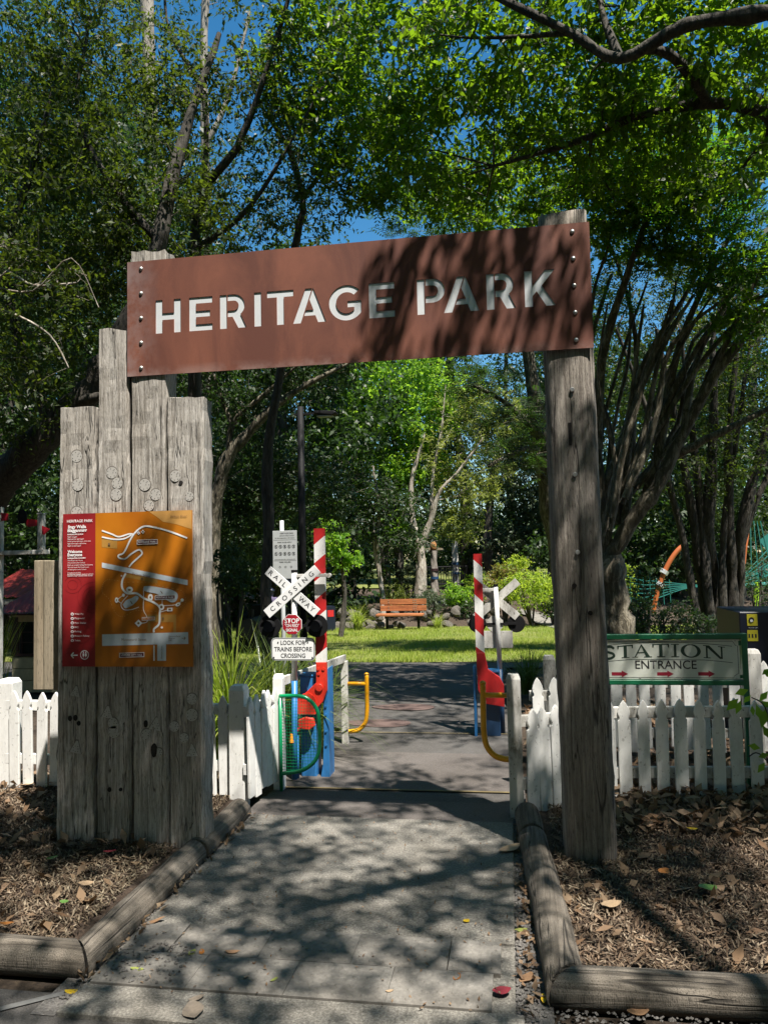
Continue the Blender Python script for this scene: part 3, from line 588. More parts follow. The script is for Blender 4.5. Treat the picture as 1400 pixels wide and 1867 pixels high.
# ------------------------------------------------------------------ white picket fences
def picket_mesh(h=.66, w=.078, t=.019):
    a = w / 2
    half = [(a, 0), (a, h * .80), (a * .72, h * .815), (a * .70, h * .835), (a * .92, h * .86), (a * .95, h * .885), (a * .8, h * .92), (a * .45, h * .965), (0, h)]
    poly = half + [(-x, z) for x, z in reversed(half[:-1])]
    return MB().prism(poly, -t / 2, t / 2).mesh('picket', bevel=.0025)
PK = picket_mesh()
def fence(label, mat_, pts, posts, pick, rails, group=None, top=.70, off=-.03, plain_=False):
    """pts: (x, y) line of the fence; posts: list of (x, y, w, top); pick: list of positions along each segment"""
    t = thing('picket_fence', label, 'fence', (pts[0][0], pts[0][1], 0), group)
    for (a, b), ps in zip(zip(pts[:-1], pts[1:]), pick):
        a, b = Vector((*a, 0)), Vector((*b, 0)); d = (b - a); L = d.length; an = math.atan2(d.y, d.x); u = d.normalized(); nrm = Vector((u.y, -u.x, 0))
        for s in ps:
            p = a + u * s + nrm * (-off + .001); k = random.uniform(.97, 1.03)
            link('picket', PK, mat_, t, (p.x, p.y, top - .66 * k + random.uniform(-.008, .008)), (random.uniform(-.012, .012), random.uniform(-.022, .022), an), (random.uniform(.92, 1.06), 1, k))
        R = Matrix.Translation(a) @ Matrix.Rotation(an, 4, 'Z')
        for z in rails: MB().box(0, L, -.018, .018, z - .035, z + .035, R).build('rail', mat_, t, bevel=.003)
    for (x, y, w, tp) in posts:
        MB().box(x - w / 2, x + w / 2, y - w / 2, y + w / 2, -.1, tp - .03).add([(x - w / 2, y - w / 2, tp - .0301), (x + w / 2, y - w / 2, tp - .0301), (x + w / 2, y + w / 2, tp - .0301), (x - w / 2, y + w / 2, tp - .0301)] + [(x + sx * w * .38, y + sy * w * .38, tp) for sx, sy in ((-1, -1), (1, -1), (1, 1), (-1, 1))], [(0, 1, 5, 4), (1, 2, 6, 5), (2, 3, 7, 6), (3, 0, 4, 7), (4, 5, 6, 7)]).build('post', mat_, t, bevel=.003)
    return t
fence('clean white picket fence running behind the left sleepers', M['white'], [(-5.3, 5.09), (-1.80, 4.95)], [(-3.56, 5.06, .115, .80), (-1.80, 4.93, .105, .785)], [[.32 + .105 * k for k in range(12)] + [1.84, 1.945, 2.05, 2.155, 2.26, 2.365, 3.31, 3.405]], (.25, .62), top=.722)
t = fence('white picket fence side return along the left path edge, seen edge on', M['white'], [(-1.735, 4.86), (-1.665, 5.34)], [(-1.64, 5.30, .07, .80)], [[.03, .115, .2, .285, .37]], (.25, .62), top=.725)
MB().box(0, 1.36, -.012, .012, .70, .765, Matrix.Translation((-1.66, 5.32, 0)) @ Matrix.Rotation(math.atan2(1.33, .2), 4, 'Z')).build('top_rail', M['whiteold'], t, bevel=.003)
MB().box(-1.488, -1.432, 6.62, 6.68, -.05, .714).build('end_post', M['whiteold'], t, bevel=.003)
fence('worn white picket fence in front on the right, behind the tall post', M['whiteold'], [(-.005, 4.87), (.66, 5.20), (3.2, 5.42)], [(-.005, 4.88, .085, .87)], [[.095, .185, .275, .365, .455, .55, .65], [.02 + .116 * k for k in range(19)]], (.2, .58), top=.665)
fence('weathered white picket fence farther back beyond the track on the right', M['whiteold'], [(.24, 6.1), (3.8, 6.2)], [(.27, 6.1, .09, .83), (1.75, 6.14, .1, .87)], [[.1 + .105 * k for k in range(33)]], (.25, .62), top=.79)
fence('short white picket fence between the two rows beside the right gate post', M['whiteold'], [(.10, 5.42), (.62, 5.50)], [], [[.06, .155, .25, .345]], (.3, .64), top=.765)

# ------------------------------------------------------------------ station sign
ss = thing('station_sign', 'green framed station entrance sign with three crimson arrows', 'sign', (1.47, 5.46, 0))
YT = 5.325
MB().box(.50, 1.446, YT, YT + .004, .772, 1.028).build('panel', M['cream'], ss)
fb = MB().box(.44, 1.492, YT - .012, YT + .035, 1.032, 1.066).box(.44, 1.492, YT - .013, YT + .034, .735, .768); fb.build('frame_rail', M['dgreen'], ss, bevel=.004)
MB().box(1.456, 1.493, YT - .014, YT + .033, -.1, 1.068).build('frame_post', M['dgreen'], ss, bevel=.004); MB().box(.44, .475, YT - .0145, YT + .033, -.1, 1.067).build('frame_post', M['dgreen'], ss, bevel=.004)
MB().box(1.44, 1.458, YT - .001, YT + .02, .99, 1.02).box(1.44, 1.458, YT - .001, YT + .02, .78, .80).build('bracket', M['dgreen'], ss)
def archz(x): return .053 - .22 * (x - .975) ** 2 * 1.0
def serif(ch, w):
    s = .008; out = []
    if ch == 'T': out = [[(w * .4, 0), (w * .6, 0), (w * .6, 1), (w * .4, 1)], [(0, .92), (w, .92), (w, 1), (0, 1)], [(0, .72), (.06 * w, .72), (.1 * w, .95), (0, .95)], [(w, .95), (.9 * w, .95), (.94 * w, .72), (w, .72)], [(w * .25, 0), (w * .75, 0), (w * .75, .06), (w * .25, .06)]]
    elif ch == 'I': out = [[(w * .34, 0), (w * .66, 0), (w * .66, 1), (w * .34, 1)], [(0, 0), (w, 0), (w, .06), (0, .06)], [(0, .94), (w, .94), (w, 1), (0, 1)]]
    elif ch == 'A': out = [[(.1 * w, 0), (.17 * w, 0), (.52 * w, .93), (.5 * w, 1), (.46 * w, .97)], [(.5 * w, 1), (.46 * w, .93), (.72 * w, 0), (.92 * w, 0)], [(.25 * w, .32), (.72 * w, .32), (.72 * w, .4), (.28 * w, .4)], [(0, 0), (.3 * w, 0), (.3 * w, .05), (0, .05)], [(.6 * w, 0), (w, 0), (w, .05), (.6 * w, .05)]]
    elif ch == 'N': out = [[(.12 * w, 0), (.2 * w, 0), (.2 * w, .97), (.12 * w, .97)], [(.8 * w, 0), (.88 * w, 0), (.88 * w, 1), (.8 * w, 1)], [(.08 * w, 1), (.28 * w, 1), (.88 * w, .0), (.74 * w, 0)], [(0, 0), (.32 * w, 0), (.32 * w, .06), (0, .06)], [(.68 * w, .94), (w, .94), (w, 1), (.68 * w, 1)], [(0, .94), (.26 * w, .94), (.26 * w, 1), (0, 1)]]
    return out
mb = MB(); hh = .086; kk = 0
xs = 0
def warp(x, z): return (x, .916 - .10 * (x - .975) ** 2 + z * hh * (1 - .5 * abs(x - .975) ** 2))
for ch, x0, w in (('S', .585, .085), ('T', .682, .10), ('A', .775, .125), ('T', .905, .105), ('I', 1.022, .05), ('O', 1.082, .125), ('N', 1.222, .135)):
    if ch == 'O':
        n = 28; v = []; f = []
        for i in range(n):
            a = 2 * math.pi * i / n
            for rx, rz in ((.5, .52), (.32, .44)): p = warp(x0 + w * (.5 + rx * math.cos(a)), .5 + rz * math.sin(a)); v.append((p[0], YT - .0008, p[1]))
        mb.add(v, [(2 * i, 2 * i + 1, 2 * ((i + 1) % n) + 1, 2 * ((i + 1) % n)) for i in range(n)])
    elif ch == 'S':
        L = smoothpts([(.88, .78), (.7, .95), (.42, .97), (.16, .84), (.2, .64), (.5, .52), (.8, .38), (.86, .18), (.6, .03), (.3, .03), (.1, .22)], 4)
        stroke(mb, [warp(x0 + w * a, b) for a, b in L], .016, YT - .0008)
    else:
        for poly in serif(ch, w):
            kk += 1; pts = [warp(x0 + a, b) for a, b in poly]; mb.flat(pts, YT - .0008 - .0003 * (kk % 4))
mb.build('station_lettering', M['stgreen'], ss)
text('ENTRANCE', ss, M['ink'], .985, YT - .001, .866, w=.385, h=.056, bold=.006)
mb = MB()
for s_, z in ((1, .975), (-1, .905)):
    stroke(mb, [(x, (1.012 if s_ > 0 else .906) - .15 * (x - .975) ** 2) for x in np.linspace(.56, 1.40, 20) if s_ > 0 or abs(x - .985) > .2], .0035, YT - .0006)
mb.build('curved_rule', M['stgreen'], ss)
mb = MB(); x0, x1, z0, z1 = .512, 1.434, .782, 1.018; cns = [(x0 + .03, z0), (x1 - .03, z0), (x1 - .028, z0 + .012), (x1, z0 + .03), (x1, z1 - .03), (x1 - .012, z1 - .028), (x1 - .03, z1), (x0 + .03, z1), (x0, z1 - .03), (x0, z0 + .03), (x0 + .03, z0)]
stroke(mb, cns, .003, YT - .0006); mb.build('border_rule', M['ink'], ss)
for px in (1130, 1213, 1288):
    c = W(px, 1229, YT); u = .052; MB().flat([(c.x - u, c.z - .011), (c.x + .012, c.z - .011), (c.x + .012, c.z - .022), (c.x + u, c.z), (c.x + .012, c.z + .022), (c.x + .012, c.z + .011), (c.x - u, c.z + .011)], YT - .0007).build('arrow', M['crimson'], ss)
for x in (.62, .82, 1.08, 1.42):
    for z in (1.021, .779): MB().disc((x, z), .006, YT - .004, YT, 8).build('screw', M['bolt'], ss)

# ------------------------------------------------------------------ level crossing
def crossbuck(t, x, y, z, back=False):
    s = 1 if not back else -1
    def brd(name, ang, yy, wd, ln): 
        R = Matrix.Translation((x, yy, z)) @ Matrix.Rotation(-ang, 4, 'Y'); return MB().box(-ln / 2, ln / 2, -.003, .003, -wd / 2, wd / 2, R).build(name, M['whitesign'] if not back else M['whiteold'], t, bevel=.001)
    a = brd('cross_board', rad(-41), y - s * .026, .073, .49); b = brd('cross_board', rad(40), y - s * .034, .073, .51); return a, b
def crossing_front():
    x, y = -1.58, 5.52
    t = thing('railway_crossing_sign', 'white crossed railway crossing sign with stop sign and warning plate, lettering facing us', 'crossing sign', (x, y, 0))
    MB().tube([(x - .008, y, .72), (x + .002, y, 1.512)], .021, 14).build('pole', M['white'], t, smooth=True); MB().tube([(x - .018, y, -.05), (x - .008, y, .7195)], .022, 14).build('pole_foot', M['blue'], t, smooth=True)
    MB().tube([(x + .002, y, 1.5122), (x + .002, y, 1.53)], .023, 12).build('pole_cap', M['black'], t)
    cz = 1.372; cx = -1.588
    crossbuck(t, cx, y - .0, cz)
    def word(s, ang, lx, yy, w, sp):   # along a board
        text(s, t, M['ink'], cx + lx * math.cos(ang), yy, cz + lx * math.sin(ang), w=w, h=.036, bold=.012, ang=ang, spacing=sp)
    word('RAIL', rad(-41), -.145, y - .0295, .16, 1.6); word('WAY', rad(-41), .143, y - .0295, .145, 1.5); word('CROSSING', rad(40), .0, y - .0375, .42, 1.9)
    oc = (-1.592, 1.132); r = .079
    MB().prism([(oc[0] + r * math.cos(rad(22.5 + 45 * i)), oc[1] + r * math.sin(rad(22.5 + 45 * i))) for i in range(8)], y - .03, y - .024).build('stop_plate', M['whitesign'], t)
    MB().prism([(oc[0] + (r - .004) * math.cos(rad(22.5 + 45 * i)), oc[1] + (r - .004) * math.sin(rad(22.5 + 45 * i))) for i in range(8)], y - .032, y - .0302).build('stop_face', M['stopred'], t)
    text('STOP', t, M['mapwhite'], oc[0], y - .033, oc[1] + .026, w=.11, h=.036, bold=.02); text('"ON RED"', t, M['mapwhite'], oc[0], y - .033, oc[1] - .008, w=.108, h=.024, bold=.012); text('SIGNAL', t, M['mapwhite'], oc[0], y - .033, oc[1] - .041, w=.092, h=.023, bold=.02)
    pc = (-1.587, .952); w, h = .165, .083
    def rrect(w, h, r): return [(pc[0] + sx * (w - r) + r * math.cos(rad(a)), pc[1] + sz * (h - r) + r * math.sin(rad(a))) for sx, sz, a0 in ((1, 1, 0), (-1, 1, 90), (-1, -1, 180), (1, -1, 270)) for a in (a0, a0 + 30, a0 + 60, a0 + 90)]
    MB().prism(rrect(w, h, .03), y - .03, y - .026).build('warning_plate', M['silver'], t); MB().prism(rrect(w - .005, h - .005, .027), y - .0310, y - .0302).build('plate_border', M['ink'], t); MB().prism(rrect(w - .009, h - .009, .024), y - .0318, y - .0312).build('plate_face', M['whitesign'], t)
    for i, (s, ww) in enumerate((('LOOK FOR', .185), ('TRAINS BEFORE', .285), ('CROSSING', .185))): text(s, t, M['ink'], pc[0], y - .0326, pc[1] + .047 - .047 * i, w=ww, h=.033, bold=.016)
    for sx in (-1, 1):
        for zz in (.05, -.06): MB().disc((pc[0] + sx * (.112 if zz > 0 else .145), pc[1] + zz), .005, y - .035, y - .0325, 8).build('screw', M['black'], t)
    for lx in (-1.768, -1.412):
        l = MB().disc((lx, 1.118), .082, y - .012, y + .004, 28).build('signal_disc', M['black'], t)
        MB().tube([(lx, y - .012, 1.118), (lx, y - .05, 1.118)], .04, 18).build('lamp', M['navy'], l, smooth=False)
        hd = MB(); n = 12
        for k in range(n):
            a0, a1 = math.pi * k / n, math.pi * (k + 1) / n
            q = lambda a, yy, r_: (lx + r_ * math.cos(a), yy, 1.118 + r_ * math.sin(a))
            hd.add([q(a0, y - .013, .046), q(a1, y - .013, .046), q(a1, y - .09, .048), q(a0, y - .09, .048)], [(0, 1, 2, 3)])
        hd.build('hood', M['black'], l)
    MB().box(-1.768, -1.412, y + .001, y + .014, 1.108, 1.128).build('lamp_bar', M['black'], t)
    MB().box(-1.58, -1.33, y - .012, y + .012, 1.475, 1.498).build('top_arm', M['whiteold'], t, bevel=.002); MB().disc((-1.315, 1.485), .016, y - .02, y + .02, 14).build('arm_end', M['whiteold'], t)
crossing_front()
def crossing_back():
    x, y = -.135, 7.1
    t = thing('railway_crossing_sign', 'white railway crossing sign seen from its plain back, beyond the right fence', 'crossing sign', (x, y, 0))
    MB().tube([(x + .012, y, .58), (x - .004, y, 1.325)], .021, 14).build('pole', M['white'], t, smooth=True); MB().tube([(x + .024, y, -.05), (x + .012, y, .5795)], .022, 14).build('pole_foot', M['dblue'], t, smooth=True)
    MB().tube([(x - .004, y, 1.3252), (x - .004, y, 1.345)], .023, 12).build('pole_cap', M['black'], t)
    crossbuck(t, x, y, 1.205, True)
    MB().prism([(x - .02 + .078 * math.cos(rad(22.5 + 45 * i)), .985 + .078 * math.sin(rad(22.5 + 45 * i))) for i in range(8)], y + .024, y + .03).build('stop_plate', M['whiteold'], t)
    MB().box(x - .17, x + .135, y + .026, y + .03, .765, .92).build('warning_plate', M['whiteold'], t, bevel=.002)
    for lx in (-.315, .035): MB().disc((lx, .985), .08, y + .03, y + .06, 28).build('signal_disc', M['black'], t, bevel=.006)
    MB().box(-.315, .035, y + .016, y + .028, .976, .994).build('lamp_bar', M['black'], t); MB().box(-.31, -.14, y - .01, y + .01, 1.285, 1.31).build('top_arm', M['whiteold'], t, bevel=.002)
crossing_back()
def stripes(t, x0, x1, z0, z1, y0, y1, first, band, d):
    j = 0
    while True:                                     # from the tip down, red first; each band slopes by d across the boom
        up = z1 + 1 if j == 0 else z1 - first - band * (j - 1); lo = z1 - first - band * j
        pts = [(x0, lo), (x1, lo + d), (x1, up + d), (x0, up)]; pts = [(x, min(max(z, z0), z1)) for x, z in pts]; cl = []
        for p in pts:
            if not cl or (abs(p[0] - cl[-1][0]) + abs(p[1] - cl[-1][1])) > 1e-4: cl.append(p)
        if up + max(d, 0) <= z0: break
        if len(cl) >= 3 and max(z for _, z in cl) - min(z for _, z in cl) > 1e-3: MB().prism(cl, y0, y1).build('stripe', M['red'] if j % 2 == 0 else M['white'], t)
        j += 1
        if lo + max(d, 0) <= z0 or j > 12: break
bl = thing('boom_gate', 'raised red and white boom gate with a blue stand, left of the crossing', 'boom gate', (-1.42, 5.42, 0))
YB = 5.40
stripes(bl, -1.394, -1.314, .848, 1.834, YB, YB + .03, .121, .137, .064)
MB().prism([(-1.392, .847), (-1.392, .70), (-1.50, .60), (-1.50, .50), (-1.42, .48), (-1.345, .56), (-1.315, .64), (-1.315, .847)], YB - .006, YB + .036).build('arm_bracket', M['bred'], bl, bevel=.003)
for x, z in ((-1.375, .80), (-1.335, .80), (-1.37, .765)): MB().disc((x, z), .011, YB - .012, YB - .005, 12).build('bolt', M['bred'], bl)
MB().disc((-1.368, .665), .028, YB - .018, YB - .005, 18).build('pivot', M['bred'], bl, bevel=.004)
MB().prism([(-1.53, .47), (-1.40, .47), (-1.385, .49), (-1.385, .55), (-1.405, .60), (-1.44, .625), (-1.49, .62), (-1.53, .585)], YB - .02, YB - .0075).build('counterweight', M['bred'], bl)
MB().prism([(-1.53, .37), (-1.44, .36), (-1.40, .39), (-1.41, .445), (-1.47, .455), (-1.53, .43)], YB - .03, YB - .001).build('crank_housing', M['bred'], bl, bevel=.006)
MB().tube([(-1.515, YB - .02, .375), (-1.565, YB - .045, .325)], .011, 10).build('crank', M['bred'], bl); 
MB().tube([(-1.565, YB - .045, .335), (-1.567, YB - .047, .275)], [.016, .022], 12).build('crank_knob', M['orangeknob'], bl)
MB().box(-1.53, -1.412, YB + .045, YB + .2, 0, .735).build('blue_cabinet', M['blue'], bl, bevel=.006); MB().box(-1.535, -1.407, YB + .04, YB + .205, .7355, .75).build('cabinet_lid', M['blue'], bl, bevel=.004)
MB().prism([(-1.38, 0), (-1.312, 0), (-1.312, .80), (-1.328, .79), (-1.328, .62), (-1.352, .58), (-1.352, .30), (-1.362, .1)], YB + .038, YB + .20).build('blue_upright', M['blue'], bl, bevel=.003)
for z in (.52, .46, .34, .24): MB().disc((-1.333, z), .008, YB + .03, YB + .037, 10).build('rivet', M['blue'], bl)
MB().tube([(-1.545, YB - .01, -.02), (-1.545, YB - .01, .32)], .018, 12).build('blue_pipe', M['blue'], bl, smooth=True)
bl.location.y += .16; bl.location.x -= .042
br = thing('boom_gate', 'raised red and white boom gate leaning slightly, right of the crossing', 'boom gate', (-.25, 6.97, 0))
YB = 6.95
for o in ():
    pass
stripes(br, -.327, -.252, .745, 1.625, YB, YB + .03, .05, .155, -.07)
MB().prism([(-.325, .7445), (-.318, .42), (-.27, .30), (-.09, .27), (-.09, .46), (-.125, .53), (-.225, .60), (-.25, .7445)], YB - .004, YB + .034).build('arm_bracket', M['red'], br, bevel=.003)
MB().box(-.27, -.13, YB + .05, YB + .2, 0, .56).build('blue_cabinet', M['dblue'], br, bevel=.006); MB().box(-.275, -.125, YB + .045, YB + .205, .5605, .58).build('cabinet_lid', M['blue'], br, bevel=.004)
MB().box(-.36, -.335, YB + .03, YB + .16, 0, .62).build('blue_upright', M['blue'], br, bevel=.003)
# green mesh loop
mg = thing('mesh_guard', 'green pipe guard with wire mesh beside the left boom gate', 'guard rail', (-1.5, 5.25, 0))
Yg = 5.25; pth = smoothpts([(-1.62, .655), (-1.50, .657), (-1.43, .645), (-1.375, .60), (-1.345, .54), (-1.338, .45), (-1.336, .36), (-1.345, .27), (-1.385, .20), (-1.45, .155), (-1.52, .135), (-1.62, .122)], 5)
MB().tube([(p[0], Yg, p[1]) for p in pth], .0135, 12).build('pipe', M['green'], mg, smooth=True)
def xin(z):
    best = -1.62
    for (a, b) in zip(pth[:-1], pth[1:]):
        if (a[1] - z) * (b[1] - z) <= 0 and abs(a[1] - b[1]) > 1e-6: best = max(best, a[0] + (b[0] - a[0]) * (z - a[1]) / (b[1] - a[1]))
    return best
def zin(x):
    zs = [a[1] + (b[1] - a[1]) * (x - a[0]) / (b[0] - a[0]) for a, b in zip(pth[:-1], pth[1:]) if abs(a[0] - b[0]) > 1e-6 and (a[0] - x) * (b[0] - x) <= 0]
    return (min(zs), max(zs)) if len(zs) > 1 else None
mb = MB()
for z in np.arange(.15, .65, .0212): mb.tube([(-1.62, Yg, z), (xin(z), Yg, z)], .0016, 4)
for x in np.arange(-1.612, -1.34, .0212):
    r = zin(x)
    if r: mb.tube([(x, Yg + .003, r[0]), (x, Yg + .003, r[1])], .0016, 4)
tag(mb.build('wire_mesh', M['green'], mg), kind='stuff')
MB().tube([(-1.615, Yg, -.05), (-1.615, Yg, .66)], .012, 8).build('pipe', M['green'], mg, smooth=True)
def hoop(label, pth, bar, Y, dx):
    t = thing('yellow_hoop', label, 'bollard rail', (pth[0][0], Y, 0), 'yellow pipe hoops at the crossing')
    MB().tube([(p[0], Y, p[1]) for p in smoothpts(pth, 6)], .0185, 14).build('pipe', M['yellow'], t, smooth=True); MB().tube([(bar[0], Y, bar[1]), (bar[2], Y, bar[3])], .0165, 12).build('cross_bar', M['yellow'], t, smooth=True)
    p = pth[0]; MB().tube([(p[0], Y, p[1]), (p[0], Y, p[1] + .008), (p[0], Y, p[1] + .018)], [.021, .02, .006], 12).build('end_cap', M['yellow'], t, smooth=True)
hoop('yellow pipe hoop on the white post left of the crossing', [(-1.265, .595), (-1.265, .4), (-1.268, .27), (-1.285, .18), (-1.34, .12), (-1.41, .105), (-1.43, .104)], (-1.27, .515, -1.432, .515), 6.65, -1)
hoop('yellow pipe hoop on the right fence post, nearer to us', [(-.195, .80), (-.197, .6), (-.196, .49), (-.18, .41), (-.135, .355), (-.08, .335), (-.048, .333)], (-.195, .727, -.047, .727), 4.94, 1)

# ------------------------------------------------------------------ signs, lamp, furniture
rs = thing('park_rules_sign', 'silver park rules sign with two rows of round symbols, behind the crossed boards', 'sign', (-2.12, 7.03, 0))
YR = 7.0
MB().tube([(-2.118, YR + .03, -.05), (-2.126, YR + .03, 1.98)], .02, 12).build('pole', M['silver'], rs, smooth=True)
MB().box(-2.208, -1.972, YR, YR + .004, 1.43, 1.882).build('plate', M['silver'], rs, bevel=.0015)
mb = MB()
for r_ in range(2):
    for k in range(5): c = (-2.175 + k * .0425, 1.732 - r_ * .068); mb.ring(c, .0135, .0165, YR - .001, 16); mb.flat([(c[0] - .003, c[1] - .009), (c[0] + .003, c[1] - .009), (c[0] + .004 + .002 * (k % 3), c[1] + .008), (c[0] - .004, c[1] + .009)], YR - .001); stroke(mb, [(c[0] - .01, c[1] + .01), (c[0] + .01, c[1] - .01)], .0025, YR - .0015)
for k in range(3): mb.ring((-2.14 + k * .055, 1.54), .008, .0115, YR - .001, 4)
for z in (1.795, 1.60): stroke(mb, [(-2.2, z), (-1.98, z)], .002, YR - .001)
mb.build('symbol_print', M['ink'], rs)
for s, z, w in (('HERITAGE PARK', 1.857, .13), ('Lismore City Council', 1.834, .14), ('for the enjoyment of all visitors', 1.812, .19), ('PARK RULES APPLY', 1.772, .14), ('Local Government Act 1993 Section 632', 1.612, .2), ('PARK HOURS', 1.585, .11)): text(s, rs, M['ink'], -2.09 + (.02 if z > 1.82 else 0), YR - .001, z, w=w, bold=.01)
MB().box(-2.19, -2.02, YR + .001, YR + .004, 1.37, 1.425).build('lower_plate', M['navy'], rs)
lp = thing('street_lamp', 'tall black lamp post with a flat side-mounted head, behind the crossing', 'street lamp', (-3.29, 12, 0))
MB().tube([(-3.29, 12, -.15), (-3.29, 12, 4.09)], [.062, .052], 12).build('pole', M['black'], lp, smooth=True); MB().box(-3.4, -2.98, 11.98, 12.02, 3.955, 3.985).build('arm', M['black'], lp)
MB().prism([(-3.05, 3.955), (-2.74, 3.92), (-2.68, 3.945), (-2.68, 3.965), (-2.72, 3.985), (-3.05, 4.0)], 11.9, 12.1).build('lamp_head', M['black'], lp, bevel=.012); MB().box(-3.0, -2.75, 11.93, 12.07, 3.905, 3.925).build('lens', M['silver'], lp)
B = G(735, 1148); bx, by, bz = B.x, B.y, B.z; dep = 21.6
bench = thing('park_bench', 'orange-brown timber slat park bench at the back of the lawn', 'bench', (bx, by, bz))
k = 1.33
for i, z in enumerate((.52, .70)): MB().box(bx - k / 2, bx + k / 2, by + .1, by + .135, bz + z, bz + z + .155).build('backrest_slat', M['bench'], bench, bevel=.006)
for i in range(3): MB().box(bx - k / 2 - .06, bx + k / 2 - .06, by - .35 + i * .15, by - .35 + i * .15 + .135, bz + .40, bz + .455).build('seat_slat', M['bench'], bench, bevel=.006)
for x in (bx - .48, bx + .42):
    MB().box(x, x + .06, by - .3, by + .1, bz + .33, bz + .398).build('support', M['black'], bench); MB().box(x, x + .06, by + .137, by + .18, bz + .3, bz + .84).build('support', M['black'], bench); MB().box(x, x + .07, by - .12, by - .04, bz - .05, bz + .33).build('leg', M['black'], bench)
for x in (bx - .42, bx + .3, bx + .36):
    for z in (.57, .63, .75, .81): MB().disc((x, bz + z), .014, by + .092, by + .1, 8).build('bolt', M['bolt'], bench)
# dry stone edge behind the lawn
wl = thing('stone_edging', 'low dry stone edging of rounded rocks behind the bench', 'stone wall', (bx, by + .9, bz))
rockm = []
for s in range(4):
    bm = bmesh.new(); bmesh.ops.create_icosphere(bm, subdivisions=2, radius=1); q = np.random.default_rng(s + 40); pl = [(Vector(q.normal(0, 1, 3)).normalized(), q.uniform(.6, .9)) for _ in range(9)]
    for v in bm.verts:
        for nn, d in pl:
            e = v.co.dot(nn) - d
            if e > 0: v.co -= nn * e
    me = bpy.data.meshes.new('rock'); bm.to_mesh(me); bm.free(); rockm.append(me)
for i in range(46):
    px = random.choice([random.uniform(612, 690), random.uniform(778, 935), random.uniform(690, 790)]); p = GX(px, 22.3 + random.uniform(0, .6)); s = random.uniform(.10, .2); up = random.choice((0, 0, .2, .34))
    link('rock', random.choice(rockm), M['rock'], wl, (p.x, p.y + up * .7, -.43 + s * .45 + up), (random.uniform(0, 6), random.uniform(0, .5), random.uniform(0, 6)), (s * 1.25, s, s * .8))
vm = thing('drink_cabinet', 'dark blue cabinet with a printed side panel left of the bench', 'cabinet', (G(612, 1150).x, G(612, 1150).y, gz(G(612, 1150).y)))
v0 = G(612, 1152); R = Matrix.Translation(v0) @ Matrix.Rotation(rad(28), 4, 'Z')
MB().box(-.26, .0, 0, .5, 0, .70, R).build('body', M['navy'], vm, bevel=.0); R2 = R
MB().box(.001, .004, .04, .46, .05, .66, R).build('side_print', M['mapblue'], vm); MB().box(.0045, .006, .1, .4, .25, .5, R).build('side_picture', M['blue'], vm); MB().box(-.22, -.05, -.004, -.001, .42, .6, R).build('front_print', M['red'], vm)
# hut and semaphore on the left
hu = thing('ticket_hut', 'small cream weatherboard hut with a red corrugated roof, half hidden at the left', 'hut', (-6.0, 9.6, 0))
hx0, hx1, hy0 = W(22, 1200, 9.0).x, W(22, 1200, 9.0).x + 1.6, 9.0
for i in range(3): MB().box(hx0, hx1, hy0 - .004 * i, hy0 + .03, .0 + i * .15, .145 + i * .15).build('weatherboard', M['weather'], hu, bevel=.004)
MB().box(hx0, hx1, hy0 + .035, hy0 + 1.2, 0, .45).build('wall', M['darktrim'], hu); MB().box(hx0, hx1, hy0 - .02, hy0 + .05, .455, .49).build('window_sill', M['darktrim'], hu)
MB().box(hx0, hx0 + .09, hy0 - .012, hy0 + .06, .49, .95).build('corner_post', M['darktrim'], hu); MB().box(hx0, hx1, hy0 - .01, hy0 + .05, .89, 1.02).build('eave_board', M['weather'], hu)
wn_ = MB().box(hx0 + .1, hx1, hy0 + .02, hy0 + .025, .49, .885).build('window', M['glass'], hu)
for x in np.arange(hx0 + .12, hx1, .16): MB().box(x, x + .014, hy0 + .008, hy0 + .019, .49, .885).build('glazing_bar', M['darktrim'], wn_)
for z in (.62, .75): MB().box(hx0 + .1, hx1, hy0 + .007, hy0 + .0185, z, z + .012).build('glazing_bar', M['darktrim'], wn_)
mb = MB(); n = 60; V = []
for i in range(n + 1):
    x = hx0 - .14 + i * (1.9 / n); zz = .012 * math.sin(i * math.pi / 1.5)
    lift = min(1, max(0, (x - (hx0 - .14)) / .62)); V += [(x, hy0 - .16, 1.02 + zz), (x + 0, hy0 - .16 + .7 * lift, 1.03 + .55 * lift + zz)]
mb.add(V, [(2 * i, 2 * i + 2, 2 * i + 3, 2 * i + 1) for i in range(n)]); mb.build('roof', M['roofred'], hu)
MB().box(hx0 - .15, hx1, hy0 - .19, hy0 - .14, .985, 1.018).build('gutter', M['darktrim'], hu, bevel=.01)
mb = MB(); V = []
for i in range(40): x = hx0 - 1.0 + i * .045; zz = .01 * math.sin(i * math.pi / 1.5); V += [(x, hy0 + .6, 1.18 + zz), (x, hy0 + 1.6, 1.55 + zz)]
mb.add(V, [(2 * i, 2 * i + 2, 2 * i + 3, 2 * i + 1) for i in range(39)]); mb.build('roof', M['roofred'], hu); MB().box(hx0 - 1.0, hx0 - .15, hy0 + .62, hy0 + .66, 1.08, 1.15).build('gutter', M['whiteold'], hu)
sm = thing('railway_signal', 'white timber railway signal bracket with small red arms at the left edge', 'railway signal', (W(3, 1200, 7.4).x, 7.4, 0))
a, b, c = W(2, 925, 7.4), W(76, 938, 7.4), W(86, 1006, 7.4)
MB().box(a.x - .035, a.x + .018, 7.37, 7.43, -.1, a.z).build('post', M['whiteold'], sm, bevel=.004); MB().box(a.x - .4, c.x, 7.35, 7.45, c.z - .025, c.z + .02).build('cross_beam', M['whiteold'], sm, bevel=.004); MB().box(b.x - .03, b.x + .03, 7.37, 7.43, c.z + .021, b.z).build('short_post', M['whiteold'], sm, bevel=.004)
